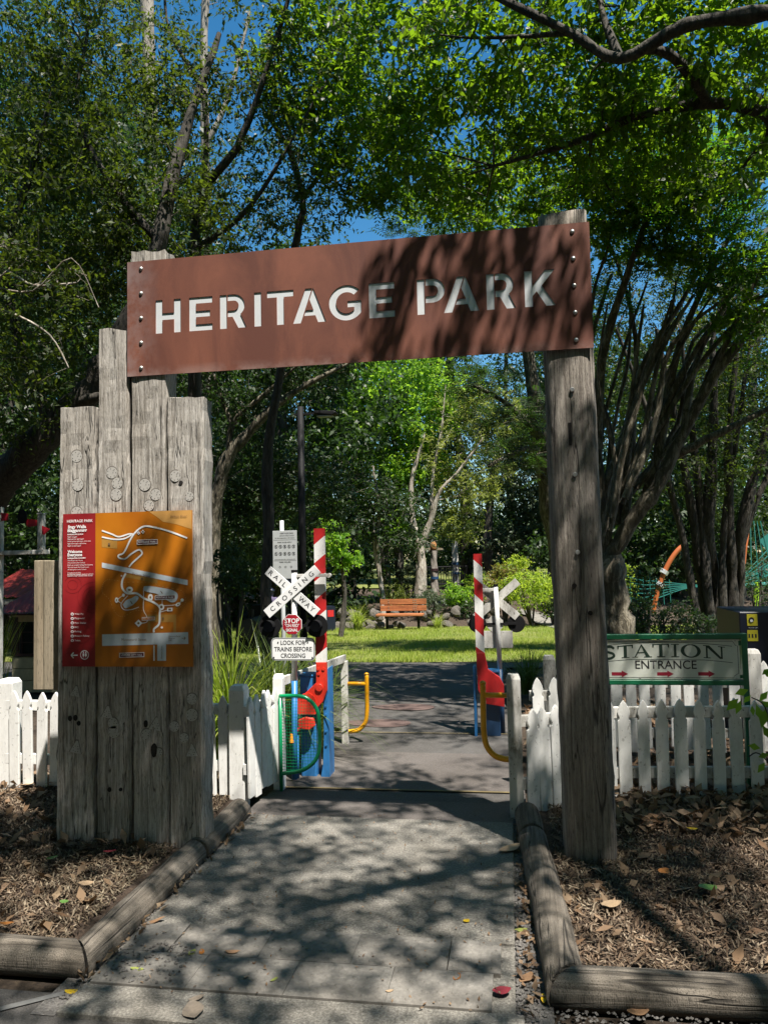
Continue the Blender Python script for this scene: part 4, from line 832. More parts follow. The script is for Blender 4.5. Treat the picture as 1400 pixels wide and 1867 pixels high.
MB().box(b.x - .034, b.x + .034, 7.365, 7.435, b.z + .0005, b.z + .015).build('post_cap', M['whiteold'], sm); MB().prism([(b.x - .16, b.z - .04), (b.x - .03, b.z - .06), (b.x - .03, b.z - .12), (b.x - .14, b.z - .13)], 7.36, 7.366).build('signal_arm', M['stopred'], sm)
MB().prism([(b.x + .03, b.z - .12), (b.x + .12, b.z - .16), (b.x + .05, b.z - .22), (b.x + .03, b.z - .2)], 7.36, 7.366).build('signal_arm', M['stopred'], sm); MB().disc((b.x - .19, b.z - .02), .055, 7.345, 7.355, 20, .075).build('signal_disc', M['black'], sm); MB().prism([(a.x + .03, a.z - .06), (a.x + .11, a.z - .07), (a.x + .11, a.z - .14), (a.x + .03, a.z - .15)], 7.36, 7.366).build('signal_arm', M['stopred'], sm)
# navy bin enclosure
bn = thing('bin_enclosure', 'dark navy bin enclosure with yellow stickers at the right edge', 'bin', (W(1400, 1200, 6.7).x, 6.7, 0))
e = W(1347, 1116, 6.7); MB().box(e.x, e.x + 1.1, 6.7, 7.4, 0, e.z).build('body', M['navy'], bn, bevel=.008)
def stk(px0, py0, px1, py1, mtl, nm, k=0): p, q = W(px0, py0, 6.7), W(px1, py1, 6.7); return MB().box(p.x, q.x, 6.696 - .002 * k, 6.6985 - .002 * k, q.z, p.z).build(nm, mtl, bn)
stk(1361, 1120, 1381, 1141, M['stick'], 'sticker'); stk(1362, 1149, 1382, 1169, M['stick'], 'sticker'); p = W(1370, 1130, 6.69); MB().disc((p.x, p.z), .02, 6.691, 6.6945, 16).build('sticker_symbol', M['ink'], bn); p = W(1370, 1132, 6.69); MB().disc((p.x, p.z), .011, 6.6885, 6.6905, 12).build('sticker_symbol', M['mapwhite'], bn)
c = W(1374, 1145, 6.69); text('Recycle right', bn, M['mapwhite'], c.x, 6.698, c.z, w=.07)
for i in range(3): stk(1364 + i * 6, 1156, 1367 + i * 6, 1163, M['ink'], 'sticker_symbol', 1)
# playground
pg = thing('climbing_frame', 'playground climbing frame with orange poles and teal rope nets beyond the right trees', 'playground', GX(1300, 17))
d0 = 17
def pp(px, py, d=d0): return P(px, py, d)
MB().tube([pp(*p) for p in smoothpts([(1190, 1118), (1198, 1080), (1208, 1050), (1222, 1022), (1236, 1003), (1250, 992)], 4)], .055, 10).build('orange_pole', M['orange'], pg, smooth=True); MB().tube([pp(1340, 1190), pp(1345, 1130), pp(1349, 1070), pp(1356, 1000), pp(1362, 950)], .07, 10).build('orange_pole', M['orange'], pg, smooth=True)
for x, y in ((1211, 1043), (1204, 1066)): MB().tube([pp(x - 2, y + 3), pp(x + 2, y - 3)], .095, 10).build('clamp', M['silver'], pg)
MB().tube([pp(1376, 1180), pp(1379, 1062)], .06, 8).build('lime_post', M['lime'], pg); MB().tube([pp(1350, 1068), pp(1420, 1064)], .05, 8).build('teal_beam', M['teal'], pg)
mb = MB()
for k in range(6):
    y0 = 1046 + k * 6; mb.tube([pp(*p) for p in smoothpts([(1130, y0 + k * 5), (1170, y0 + 12 + k * 2), (1200, y0 + 14), (1260, 1066 + k), (1345, 1068)], 4)], .011, 4)
for k in range(8): x = 1136 + k * 12; mb.tube([pp(x, 1050 + k), pp(x + 3, 1108 - k)], .009, 4)
for k in range(5): mb.tube([pp(1350, 1062 - 2 * k), pp(1440, 1040 - 20 * k)], .012, 4); mb.tube([pp(1356 + 14 * k, 1064), pp(1362 + 6 * k, 950)], .012, 4)
tag(mb.build('rope_net', M['teal'], pg), kind='stuff')
MB().add([pp(1350, 1060), pp(1410, 1020), pp(1430, 1035), pp(1376, 1062)], [(0, 1, 2, 3)]).add([pp(1384, 985), pp(1430, 950), pp(1440, 1010), pp(1400, 1008)], [(0, 1, 2, 3)]).build('shade_cloth', M['teal'], pg)
# totems, far fence, shelter, boardwalk
def totem(label, px, d, ytop, ybot, bird):
    b = GX(px, d); t = thing('carved_totem', label, 'totem pole', b, 'carved totem poles'); zt = P(px, ytop, d).z; L = zt - b.z; V = []; n = 14; m = 40; mb = MB()
    for i in range(m + 1):
        u = i / m; r = .15 * (1 - .25 * u)
        for j in range(n): an = 2 * math.pi * j / n; rr = r * (1 + .16 * math.sin(3 * an + 14 * u)); V.append((b.x + rr * math.cos(an), b.y + rr * math.sin(an), b.z - .1 + u * (L + .1)))
    mb.add(V, [(i * n + j, i * n + (j + 1) % n, (i + 1) * n + (j + 1) % n, (i + 1) * n + j) for i in range(m) for j in range(n)]); mb.build('carved_pole', M['whiteold'] if not bird else M['post'], t, smooth=True)
    for z, c in ((.3, M['dblue']), (.5, M['dblue'] if not bird else M['darktrim'])): MB().tube([(b.x, b.y, b.z + L * z), (b.x, b.y, b.z + L * z + .1)], .165, 14).build('painted_band', c, t)
    if bird:
        MB().tube([(b.x, b.y, zt), (b.x, b.y, zt + .1), (b.x, b.y - .02, zt + .24), (b.x, b.y - .06, zt + .32), (b.x, b.y - .1, zt + .36)], [.09, .14, .12, .08, .03], 12).build('bird_body', M['ochre'], t, smooth=True)
        MB().prism([(b.x - .38, zt + .02), (b.x + .38, zt + .02), (b.x + .36, zt + .09), (b.x + .1, zt + .13), (b.x - .1, zt + .13), (b.x - .36, zt + .09)], b.y - .03, b.y + .03).build('wings', M['board'], t)
totem('carved totem pole topped by a bird with spread wings, beyond the garden', 791, 31, 1004, 1068, True); totem('pale carved totem pole with blue bands, right of the bird totem', 830, 32, 985, 1050, False)
ff = thing('metal_fence', 'low black metal bar fence beside the totems', 'fence', GX(810, 31.5))
a, b = GX(775, 31.5), GX(850, 31.5)
for z in (.25, .95): MB().tube([(a.x, a.y, a.z + z), (b.x, b.y, b.z + z)], .025, 6).build('rail', M['black'], ff)
for i in range(17): p = a.lerp(b, i / 16); MB().tube([(p.x, p.y, p.z), (p.x, p.y, p.z + 1.0)], .018, 5).build('bar', M['black'], ff)
sh = thing('picnic_shelter', 'far picnic shelter with a flat green roof on the sunny lawn', 'shelter', GX(632, 46))
a, b = P(613, 1030, 46), P(652, 1032, 46); MB().box(a.x, b.x, a.y, a.y + 3, a.z - .12, a.z + .06).build('roof', M['teal'], sh)
for px in (618, 639): p = GX(px, 46.5); MB().box(p.x - .06, p.x + .06, p.y, p.y + .1, p.z, a.z - .12).build('post', M['silver'] if px < 630 else M['black'], sh)
bw = thing('boardwalk_railing', 'dark timber ramp railing under the trees left of the bench', 'railing', GX(630, 26))
for k in range(3): MB().tube([P(560, 1112 + k * 9, 26), P(642, 1058 + k * 11, 26)], .05, 5).build('rail', M['barkD'], bw)
for px in (575, 600, 625, 645): p = GX(px, 26); MB().box(p.x - .06, p.x + .06, p.y - .04, p.y + .04, p.z, P(px, 1100 - (px - 575) * .6, 26).z).build('post', M['barkD'], bw)
tr = thing('miniature_locomotive', 'dark miniature locomotive in the shade beyond the left plants', 'locomotive', GX(470, 15.5))
p = GX(470, 15.5); z = p.z
MB().box(p.x - .25, p.x + .25, p.y - .6, p.y + .6, z + .12, z + .3).build('frame', M['black'], tr, bevel=.01); MB().tube([(p.x, p.y - .6, z + .5), (p.x, p.y + .25, z + .5)], .2, 16).build('boiler', M['navy'], tr); MB().box(p.x - .24, p.x + .24, p.y + .25, p.y + .6, z + .3, z + .9).build('cab', M['black'], tr, bevel=.01)
MB().tube([(p.x, p.y - .45, z + .68), (p.x, p.y - .45, z + .86)], [.05, .065], 10).build('funnel', M['black'], tr)
for yy in (-.4, -.1, .2, .48):
    for sx in (-1, 1): MB().tube([(p.x + sx * .2, p.y + yy, z + .11), (p.x + sx * .24, p.y + yy, z + .11)], .11, 14).build('wheel', M['black'], tr)
# ------------------------------------------------------------------ the child beyond the crossing
def person(label, base, hgt, yaw):
    t = thing('person', label, 'person', base); s = hgt / 1.23
    J = {'pel': (0, 0, .62), 'wst': (0, .01, .74), 'chs': (0, 0, .90), 'nck': (0, 0, 1.0), 'hd0': (0, -.01, 1.06), 'hd1': (0, -.015, 1.14), 'hd2': (0, 0, 1.20),
         'sl': (-.13, 0, .97), 'el': (-.17, .02, .78), 'wl': (-.15, -.06, .62), 'hl': (-.145, -.085, .56), 'sr': (.13, 0, .97), 'er': (.17, .02, .78), 'wr': (.15, -.06, .62), 'hr': (.145, -.085, .56),
         'tl': (-.075, 0, .58), 'kl': (-.08, -.02, .32), 'al': (-.08, .02, .06), 'fl': (-.085, -.12, .03), 'tr': (.075, 0, .58), 'kr': (.08, -.02, .32), 'ar': (.08, .02, .06), 'fr': (.085, -.12, .03)}
    E_ = [('pel', 'wst'), ('wst', 'chs'), ('chs', 'nck'), ('nck', 'hd0'), ('hd0', 'hd1'), ('hd1', 'hd2'), ('chs', 'sl'), ('sl', 'el'), ('el', 'wl'), ('wl', 'hl'), ('chs', 'sr'), ('sr', 'er'), ('er', 'wr'), ('wr', 'hr'), ('pel', 'tl'), ('tl', 'kl'), ('kl', 'al'), ('al', 'fl'), ('pel', 'tr'), ('tr', 'kr'), ('kr', 'ar'), ('ar', 'fr')]
    Rr = {'pel': .10, 'wst': .095, 'chs': .11, 'nck': .045, 'hd0': .065, 'hd1': .088, 'hd2': .06, 'sl': .06, 'sr': .06, 'el': .045, 'er': .045, 'wl': .035, 'wr': .035, 'hl': .03, 'hr': .03, 'tl': .08, 'tr': .08, 'kl': .055, 'kr': .055, 'al': .04, 'ar': .04, 'fl': .03, 'fr': .03}
    ks = list(J); me = bpy.data.meshes.new('body'); me.from_pydata([tuple(c * s for c in J[k]) for k in ks], [(ks.index(a), ks.index(b)) for a, b in E_], [])
    o = link('body', me, M['shirt']); m = o.modifiers.new('skin', 'SKIN')
    for i, k in enumerate(ks): me.skin_vertices[0].data[i].radius = (Rr[k] * s, Rr[k] * s); me.skin_vertices[0].data[i].use_root = k == 'pel'
    o.modifiers.new('sub', 'SUBSURF').levels = 2; o.modifiers['sub'].render_levels = 2
    o.location = base; o.rotation_euler = (0, 0, yaw); o.parent = t; o.matrix_parent_inverse = Matrix.Translation(-Vector(base))
    cap = MB().tube([(0, 0, 1.15 * s), (0, 0, 1.2 * s), (0, .01, 1.25 * s)], [.1 * s, .098 * s, .04 * s], 14).add([(-.08 * s, -.08 * s, 1.155 * s), (.08 * s, -.08 * s, 1.155 * s), (.06 * s, -.17 * s, 1.145 * s), (-.06 * s, -.17 * s, 1.145 * s)], [(0, 1, 2, 3)]).build('cap', M['navy'], t, smooth=True); cap.location = base; cap.rotation_euler = (0, 0, yaw)
    pts = MB()
    for sx in (-1, 1): pts.tube([(sx * .07 * s, 0, .63 * s), (sx * .078 * s, -.015 * s, .32 * s), (sx * .08 * s, .02 * s, .08 * s)], [.1 * s, .072 * s, .06 * s], 12)
    p_ = pts.build('trousers', M['navy'], t, smooth=True); p_.location = base; p_.rotation_euler = (0, 0, yaw)
person('child in mauve jacket and dark cap standing in the shade beyond the crossing', GX(493, 19.5), 1.22, rad(200))

# ------------------------------------------------------------------ vegetation
def fastmesh(name, V, nv, ntot):
    """V: (N*nv, 3) points, every nv of them one polygon"""
    me = bpy.data.meshes.new(name); N = ntot
    me.vertices.add(N * nv); me.vertices.foreach_set('co', np.ascontiguousarray(V, dtype=np.float32).ravel())
    me.loops.add(N * nv); me.loops.foreach_set('vertex_index', np.arange(N * nv, dtype=np.int32))
    me.polygons.add(N); me.polygons.foreach_set('loop_start', np.arange(0, N * nv, nv, dtype=np.int32)); me.polygons.foreach_set('loop_total', np.full(N, nv, dtype=np.int32))
    me.update(calc_edges=True); return me
def unit(a): return a / (np.linalg.norm(a, axis=1, keepdims=True) + 1e-9)
def leaf_quads(C, L, Wd, droop=.25, flat=.6, r=rng, A=None):
    N = len(C); a = unit(r.normal(0, 1, (N, 3)) * [1, 1, .7] + [0, 0, -droop]) if A is None else unit(A + r.normal(0, .22, (N, 3)) + [0, 0, -droop]); nn = unit(r.normal(0, 1, (N, 3)) * (1 - flat) + [0, 0, flat])
    s = unit(np.cross(a, nn)); nn = np.cross(s, a); l = (L * r.uniform(.45, 1.35, (N, 1))); w = (Wd * r.uniform(.7, 1.2, (N, 1)))
    fold = nn * w * r.uniform(.0, .3, (N, 1))
    b = C - a * l * .5; t = C + a * l * .5; m = C - a * l * .06
    return np.stack([b, m + s * w * .5 + fold, t, m - s * w * .5 + fold], 1).reshape(-1, 3)
def frond_quads(C, L, r=rng, k=7):
    N = len(C); a = unit(r.normal(0, 1, (N, 3)) * [1, 1, .35] + [0, 0, -.15]); nn = unit(r.normal(0, .35, (N, 3)) + [0, 0, 1]); s = unit(np.cross(a, nn)); l = L * r.uniform(.7, 1.2, (N, 1)); out = []
    for i in range(k):
        u = (i + .6) / k; wl = l * .30 * math.sin(math.pi * (.18 + .74 * u)); p = C + a * l * (u - .5) - nn * l * .12 * u * u
        for sg in (-1, 1):
            d = s * sg * .9 + a * .35; e = p + d * wl; h = a * l * .035
            out.append(np.stack([p - h, e * .45 + p * .55 - h * 1.25, e, e * .45 + p * .55 + h * 1.25], 1))
    return np.concatenate(out, 0).reshape(-1, 3)
KX, KY = SUN.x / SUN.z, SUN.y / SUN.z
def shade_xy(C): return C[:, 0] - C[:, 2] * KX, C[:, 1] - C[:, 2] * KY
def keep_sun(C):                                   # the canopy is cut open here so the sign's left half and white fence get sun
    gx, gy = shade_xy(C); e = .12 * np.sin(gx * 5 + gy * 3)
    gap = (gx > -4.3) & (gx < -1.85 + e) & (gy > 4.62 + e) & (gy < 5.75 + e)
    return ~gap | ((gx > -3.1) & (gy > 5.0) & (np.sin(gx * 9 + 2) * np.sin(gy * 13 + 1) > .72))
class Tree:
    def __init__(s, name, label, base, bark, leaf, cat='tree', group=None, seed=0, crownname='crown'):
        s.t = thing(name, label, cat, base, group); s.mb = MB(); s.nodes = []; s.C = []; s.A = []; s.stems = True; s.bark = bark; s.leaf = leaf; s.r = np.random.default_rng(seed); s.cn = crownname; s.st = []
    def limb(s, pts, n=8, sm=4, jit=.0):
        q = []
        for p in pts:
            if isinstance(p[0], (Vector, np.ndarray)): q.append((*p[0], p[1]))
            else: v = P(p[0], p[1], p[2]); q.append((v.x, v.y, v.z, p[3]))
        sp = smoothpts(q, sm); L = [Vector(p[:3]) + Vector(s.r.normal(0, 1, 3)) * jit * p[3] for p in sp]; R_ = [max(.004, p[3] * (1 + .1 * s.r.normal())) for p in sp]
        s.mb.tube(L, R_, n, cap=False); s.nodes += [(np.array(a), b) for a, b in zip(L, R_)]; return s
    def blob(s, c, rad_, ncl, nl, cr, twig=1., shell=.35, filt=None):
        c = np.array(P(*c)) if not isinstance(c, (Vector, np.ndarray)) else np.array(c); r = s.r
        d = unit(r.normal(0, 1, (ncl, 3))); u = r.uniform(shell, 1, (ncl, 1)) ** (1 / 2.); K = c + d * u * np.array(rad_)
        s.clusters(K, nl, cr, twig, filt); return s
    def clusters(s, K, nl, cr, twig=1., filt=None):
        r = s.r
        if filt is not None: K = K[filt(K)]
        if not len(K): return s
        if s.nodes and twig > 0:
            NP = np.array([n[0] for n in s.nodes]); NR = np.array([n[1] for n in s.nodes]); add = []
            order = np.argsort([np.min(np.linalg.norm(NP - k, axis=1)) for k in K])
            for i in order:
                if r.random() > twig: continue
                k = K[i]; dd = np.linalg.norm(NP - k, axis=1) + .8 * np.maximum(0, NP[:, 2] - k[2]); j = int(np.argmin(dd)); a = NP[j]; L = np.linalg.norm(k - a)
                if L < .05: continue
                r0 = min(NR[j] * .7, .006 + .011 * L); m = (a + k) / 2 + r.normal(0, .10, 3) * L + [0, 0, .06 * L]
                m2 = a * .25 + k * .75 + r.normal(0, .05, 3) * L
                s.mb.tube([a, m, m2, k], [r0, r0 * .72, r0 * .5, r0 * .28], 5, cap=False)
                NP = np.vstack([NP, m[None], m2[None]]); NR = np.append(NR, [r0 * .72, r0 * .5])
        # sprigs: leaves set alternately along fine twigs that leave the cluster's centre
        S = max(3, int(round(nl / 8))); m = len(K); per = max(3, int(nl / S)); B = np.repeat(K, S, 0) + r.normal(0, .28, (m * S, 3)) * cr
        D = unit(r.normal(0, 1, (m * S, 3)) * [1, 1, .6] + [0, 0, -.12]); Ls = cr * r.uniform(.9, 2.1, (m * S, 1)); sd = unit(np.cross(D, r.normal(0, 1, (m * S, 3))))
        if s.stems and twig > .3:
            w = sd * .0028; e = B + D * Ls; s.st.append(np.stack([B - w, B + w, e + w * .4, e - w * .4], 1).reshape(-1, 3)); 
        for k in range(per):
            u = (k + r.uniform(.2, .9, (m * S, 1))) / per; sgn = 1 if k % 2 else -1
            C = B + D * Ls * u + r.normal(0, .05, (m * S, 3)) * cr; A = D * .55 + sd * sgn * .8
            ok = r.random(m * S) < r.uniform(.6, 1, m * S); s.C.append((C + A * .03)[ok]); s.A.append(A[ok])
        return s
    def finish(s, L, Wd, fern=False, filt=None, droop=.25, flat=.55):
        if s.mb.v: s.mb.build('trunk', s.bark, s.t, smooth=True)
        if s.C:
            C = np.concatenate(s.C); A = np.concatenate(s.A)
            if filt is not None: kp = filt(C); C, A = C[kp], A[kp]
            V = frond_quads(C, L, s.r) if fern else leaf_quads(C, L, Wd, droop, flat, s.r, A)
            if s.st:
                Q = np.concatenate(s.st)
                tag(link('twigs', fastmesh('twigs', Q, 4, len(Q) // 4), s.bark, s.t), kind='stuff')
            o = link(s.cn, fastmesh(s.cn, V, 4, len(V) // 4), s.leaf, s.t); o['kind'] = 'stuff'
        return s
def above(zmin): return lambda C: C[:, 2] > zmin
# --- overhanging tree at the right, its crown above the gate
T = Tree('overhanging_tree', 'broad-leaved tree arching in from the upper right over the gate, bright leaves against the light', (5.2, 3.6, 0), M['barkD'], M['leafD'], seed=1)
v = Vector
T.limb([(v((5.2, 3.6, -.1)), .3), (v((5.1, 3.7, 1.6)), .25), (v((4.9, 3.9, 3.4)), .22), (P(1500, 260, 6.5), .11), (1400, 208, 6.8, .06), (1290, 187, 7, .05), (1150, 215, 7.2, .037), (1050, 258, 7.4, .032), (900, 302, 7.8, .016)], 12)
T.limb([(v((4.9, 3.9, 3.4)), .2), (v((4.4, 4.2, 5.0)), .16), (P(1490, -10, 5.9), .09), (1400, 22, 5.95, .066), (1250, 45, 6.1, .055), (1130, 106, 6.4, .047), (1040, 58, 6.5, .036), (930, 5, 6.6, .035), (840, -40, 6.9, .02)], 10)
T.limb([(1290, 187, 7, .05), (1262, 140, 6.7, .045), (1215, 95, 6.4, .04), (1160, 90, 6.35, .035)], 7).limb([(1130, 106, 6.4, .04), (1100, 30, 6.6, .03), (1090, -40, 6.8, .02)], 6)
T.limb([(1040, 58, 6.5, .03), (960, 65, 6.8, .02), (860, 68, 7.2, .014), (800, 62, 7.5, .008)], 6).limb([(v((4.4, 4.2, 5.0)), .15), (v((3.6, 3.0, 6.6)), .12), (v((2.6, 1.6, 7.6)), .09), (v((1.6, .4, 8.3)), .05)], 8).limb([(v((3.6, 3.0, 6.6)), .1), (v((3.3, 4.6, 8.2)), .08), (v((2.4, 6.0, 9.4)), .05)], 7).limb([(v((2.6, 1.6, 7.6)), .07), (v((3.4, -.2, 8.3)), .05), (v((4.6, -1.2, 8.6)), .03)], 6)
for c, rr, n in (((700, 130, 8.6), (.95, .8, .75), 60), ((880, 90, 7.6), (.9, .8, .6), 70), ((1040, 170, 7.4), (.8, .8, .6), 70), ((1210, 120, 7.0), (.8, .7, .55), 60), ((1340, 240, 7.4), (.7, .8, .6), 50), ((830, 260, 8.4), (.9, .9, .6), 70), ((600, 40, 9.0), (.9, .8, .6), 40), ((980, 290, 8.8), (.9, .8, .5), 50), ((1370, 90, 6.8), (.6, .6, .6), 50), ((680, 290, 9.4), (.8, .8, .6), 50), ((1150, 290, 8.6), (.8, .8, .5), 40), ((760, -20, 7.8), (1.1, .8, .5), 45), ((1080, -10, 6.9), (1.2, .8, .45), 55), ((760, 330, 9.8), (.9, .8, .4), 60), ((900, 350, 9.6), (1.0, .8, .4), 70), ((1060, 380, 9.6), (.9, .8, .5), 60), ((1190, 400, 9.6), (.9, .8, .6), 70), ((1320, 420, 9.3), (.9, .8, .7), 80), ((1390, 560, 9.2), (.6, .6, .5), 30), ((560, 120, 9.8), (.8, .7, .8), 60), ((1260, 250, 8.6), (1.1, .8, .6), 80), ((640, 200, 9.6), (.8, .8, .6), 60), ((1100, 230, 8.2), (.9, .8, .5), 60)):
    T.blob(c, rr, int(n * 1.3), 34, .16, .7)
q = np.random.default_rng(3)
def shade_canopy(x0, x1, y0, y1, n, z0, z1):  # leaf clusters added overhead out of view, placed by where their shade lands
    gx, gy, z = q.uniform(x0, x1, n), q.uniform(y0, y1, n), q.uniform(z0, z1, n); w = np.sin(gx * 2.3 + 1) * np.cos(gy * 2.9) + .6 * q.normal(0, 1, n)
    K = np.stack([gx + z * KX, gy + z * KY, z], 1)[w > -.35]; return K[keep_sun(K)]
T.clusters(shade_canopy(-4.6, 4.2, 1.0, 4.75, 520, 5.6, 8.0), 52, .25, .25); T.clusters(shade_canopy(-1.6, .1, 4.7, 5.7, 110, 5.8, 7.6), 26, .2, .5); T.clusters(shade_canopy(0, 4.2, 4.6, 6.2, 320, 7.4, 10), 60, .28, .25); T.clusters(shade_canopy(-7, 8, -6, 1.2, 900, 9, 12), 50, .4, .1); T.clusters(shade_canopy(-3.5, 1.5, 5.9, 12.2, 300, 7.6, 9.5), 56, .28, .15); T.clusters(shade_canopy(-3.2, -1.3, 3.7, 4.5, 110, 7, 9), 60, .22, .2); T.clusters(shade_canopy(.1, 3.6, 3.8, 5.7, 260, 8, 10.5), 60, .28, .2); T.clusters(shade_canopy(-1.9, .3, 2.4, 4.9, 90, 6, 8.5), 52, .25, .1); T.clusters(shade_canopy(1.5, 9, 5.5, 15, 1300, 10, 13), 60, .36, .1); T.clusters(shade_canopy(-11, -3.2, 5.9, 12, 480, 10, 13), 60, .36, .1)
T.finish(.10, .045, filt=keep_sun)
# --- left leaning tree
T = Tree('leaning_tree', 'dark leaning tree with glossy leaves behind the left sleepers', GX(-95, 9.2), M['barkD'], M['leafA'], seed=2)
T.limb([(GX(-95, 9.2) - v((0, 0, .1)), .27), (-60, 1010, 8.9, .24), (0, 880, 8.6, .2), (90, 790, 8.4, .165), (160, 715, 8.3, .145), (232, 600, 8.2, .12), (290, 440, 8.3, .09), (330, 260, 8.5, .06), (400, 60, 8.8, .035)], 12, 5, .1)
T.limb([(150, 730, 8.2, .06), (215, 700, 8.0, .04), (260, 560, 7.9, .03), (300, 420, 7.8, .02)], 7).limb([(100, 790, 8.3, .09), (40, 640, 8.4, .06), (10, 480, 8.4, .045), (60, 300, 8.3, .035), (110, 120, 8.3, .02)], 8).limb([(290, 440, 8.3, .05), (200, 330, 8.2, .035), (140, 200, 8.2, .025), (160, 60, 8.2, .015)], 7)
M['twig'] = M['barkP']
for c, rr, n in (((90, 380, 8.2), (1.0, .9, .8), 120), ((210, 300, 8.5), (1.0, 1.0, .7), 105), ((50, 560, 7.8), (.65, .8, .6), 75), ((60, 200, 8.4), (.9, .9, .7), 70), ((200, 120, 8.6), (1.0, .9, .6), 55), ((90, 30, 8.3), (.9, .8, .5), 50), ((330, 420, 8.9), (.7, .8, .6), 60), ((30, 730, 8.0), (.5, .6, .45), 40), ((330, 180, 9.0), (.7, .7, .6), 28), ((160, 480, 8.4), (.8, .7, .5), 70), ((280, 520, 9.2), (.8, .7, .5), 60), ((120, 620, 9.4), (.9, .7, .6), 70), ((30, 300, 9.4), (1.0, .8, .9), 90), ((200, 220, 9.6), (1.1, .8, .8), 80)):
    T.blob(c, rr, int(n * 1.35), 34, .15, .6, filt=keep_sun)
T.finish(.074, .032, filt=keep_sun)
T = Tree('dead_twig_shrub', 'bare pale twigs arching in front of the leaning tree at the far left', GX(-60, 7.3), M['barkP'], M['leafA'], cat='shrub', seed=3)
T.limb([(GX(-60, 7.3), .03), (-40, 700, 7.3, .022), (0, 505, 7.2, .016), (60, 520, 7.2, .012), (140, 515, 7.2, .006)], 6).limb([(-40, 560, 7.3, .016), (20, 570, 7.2, .013), (90, 610, 7.2, .01), (125, 670, 7.2, .007)], 6).limb([(-20, 520, 7.2, .012), (60, 310 + 220, 7.2, .008), (130, 470, 7.1, .006), (180, 560, 7.1, .004)], 5)
for c in ((60, 500, 7.2), (120, 520, 7.2), (20, 460, 7.2), (30, 690, 7.3)): T.blob(c, (.25, .2, .16), 10, 10, .08, .6)
T.finish(.085, .034)
# --- slender trees behind the left half of the sign
T = Tree('slender_tree', 'slender dark forked tree rising behind the left end of the sign', GX(350, 9.8), M['barkD'], M['leafA'], seed=4)
T.limb([(GX(350, 9.8) - v((0, 0, .1)), .11), (352, 800, 9.8, .095), (355, 455, 9.6, .07), (372, 350, 9.5, .055), (430, 270, 9.4, .045), (478, 150, 9.2, .035), (525, 0, 9, .025), (540, -80, 9, .015)], 9, 4, .2).limb([(355, 455, 9.6, .05), (420, 410, 9.4, .035), (475, 350, 9.3, .025), (540, 240, 9.2, .018), (610, 120, 9.2, .01)], 7).limb([(372, 350, 9.5, .04), (372, 180, 9.6, .03), (310, 60, 9.6, .02), (300, -30, 9.6, .015)], 7)
for c, rr, n in (((440, 90, 9.2), (.8, .7, .6), 34), ((560, 170, 9.4), (.6, .7, .7), 34), ((500, 300, 9.6), (.8, .7, .45), 34), ((420, 400, 9.8), (.8, .6, .35), 40), ((560, 30, 9.2), (.7, .6, .5), 34), ((590, 330, 9.8), (.5, .6, .5), 30), ((300, 120, 9.6), (.6, .6, .7), 40), ((500, 180, 9.8), (.45, .6, .5), 24)): T.blob(c, rr, int(n * 1.5), 24, .15, .9)
T.finish(.078, .034, filt=keep_sun)
T = Tree('slender_tree', 'thin crooked tree showing above the middle of the sign', GX(485, 10.9), M['barkD'], M['leafA'], seed=5)
T.limb([(GX(485, 10.9) - v((0, 0, .1)), .09), (488, 880, 10.9, .08), (515, 640, 10.7, .07), (540, 455, 10.5, .06), (552, 360, 10.4, .045), (520, 260, 10.3, .035), (470, 180, 10.2, .022), (450, 90, 10.2, .014)], 8, 4, .25).limb([(552, 360, 10.4, .035), (600, 300, 10.2, .025), (680, 240, 10, .014)], 6)
for c, rr, n in (((600, 250, 10.2), (.8, .8, .6), 46), ((640, 130, 10.2), (.7, .7, .7), 46), ((560, 400, 10.8), (.6, .6, .35), 26)): T.blob(c, rr, n, 24, .16, .9)
T.finish(.08, .035)
# --- pale gum trunks far behind, top left
T = Tree('gum_tree', 'tall pale twin-trunked gum tree far behind the upper left leaves', GX(330, 19), M['barkE'], M['leafB'], seed=6)
T.limb([(GX(310, 19) - v((0, 0, .2)), .28), (295, 700, 19, .24), (283, 460, 19, .2), (276, 230, 19, .18), (268, 0, 19, .15), (262, -160, 19, .1)], 10).limb([(GX(350, 19) - v((0, 0, .2)), .2), (372, 700, 19, .16), (378, 460, 19, .13), (374, 250, 19, .115), (372, 60, 19, .1), (385, -120, 19, .07)], 9).limb([(376, 262, 19, .07), (405, 205, 19, .06), (430, 130, 19, .05), (455, 20, 19, .035)], 7)
for c, rr, n in (((150, 60, 18), (1.6, 1.4, 1.2), 60), ((280, 330, 18.5), (1.8, 1.4, 1.1), 90), ((480, 330, 19), (1.8, 1.5, 1.2), 90), ((40, 250, 18), (1.8, 1.4, 1.6), 80), ((300, -60, 19), (2.4, 1.6, .9), 60)): T.blob(c, rr, n, 34, .3, .4)
T.finish(.15, .05)
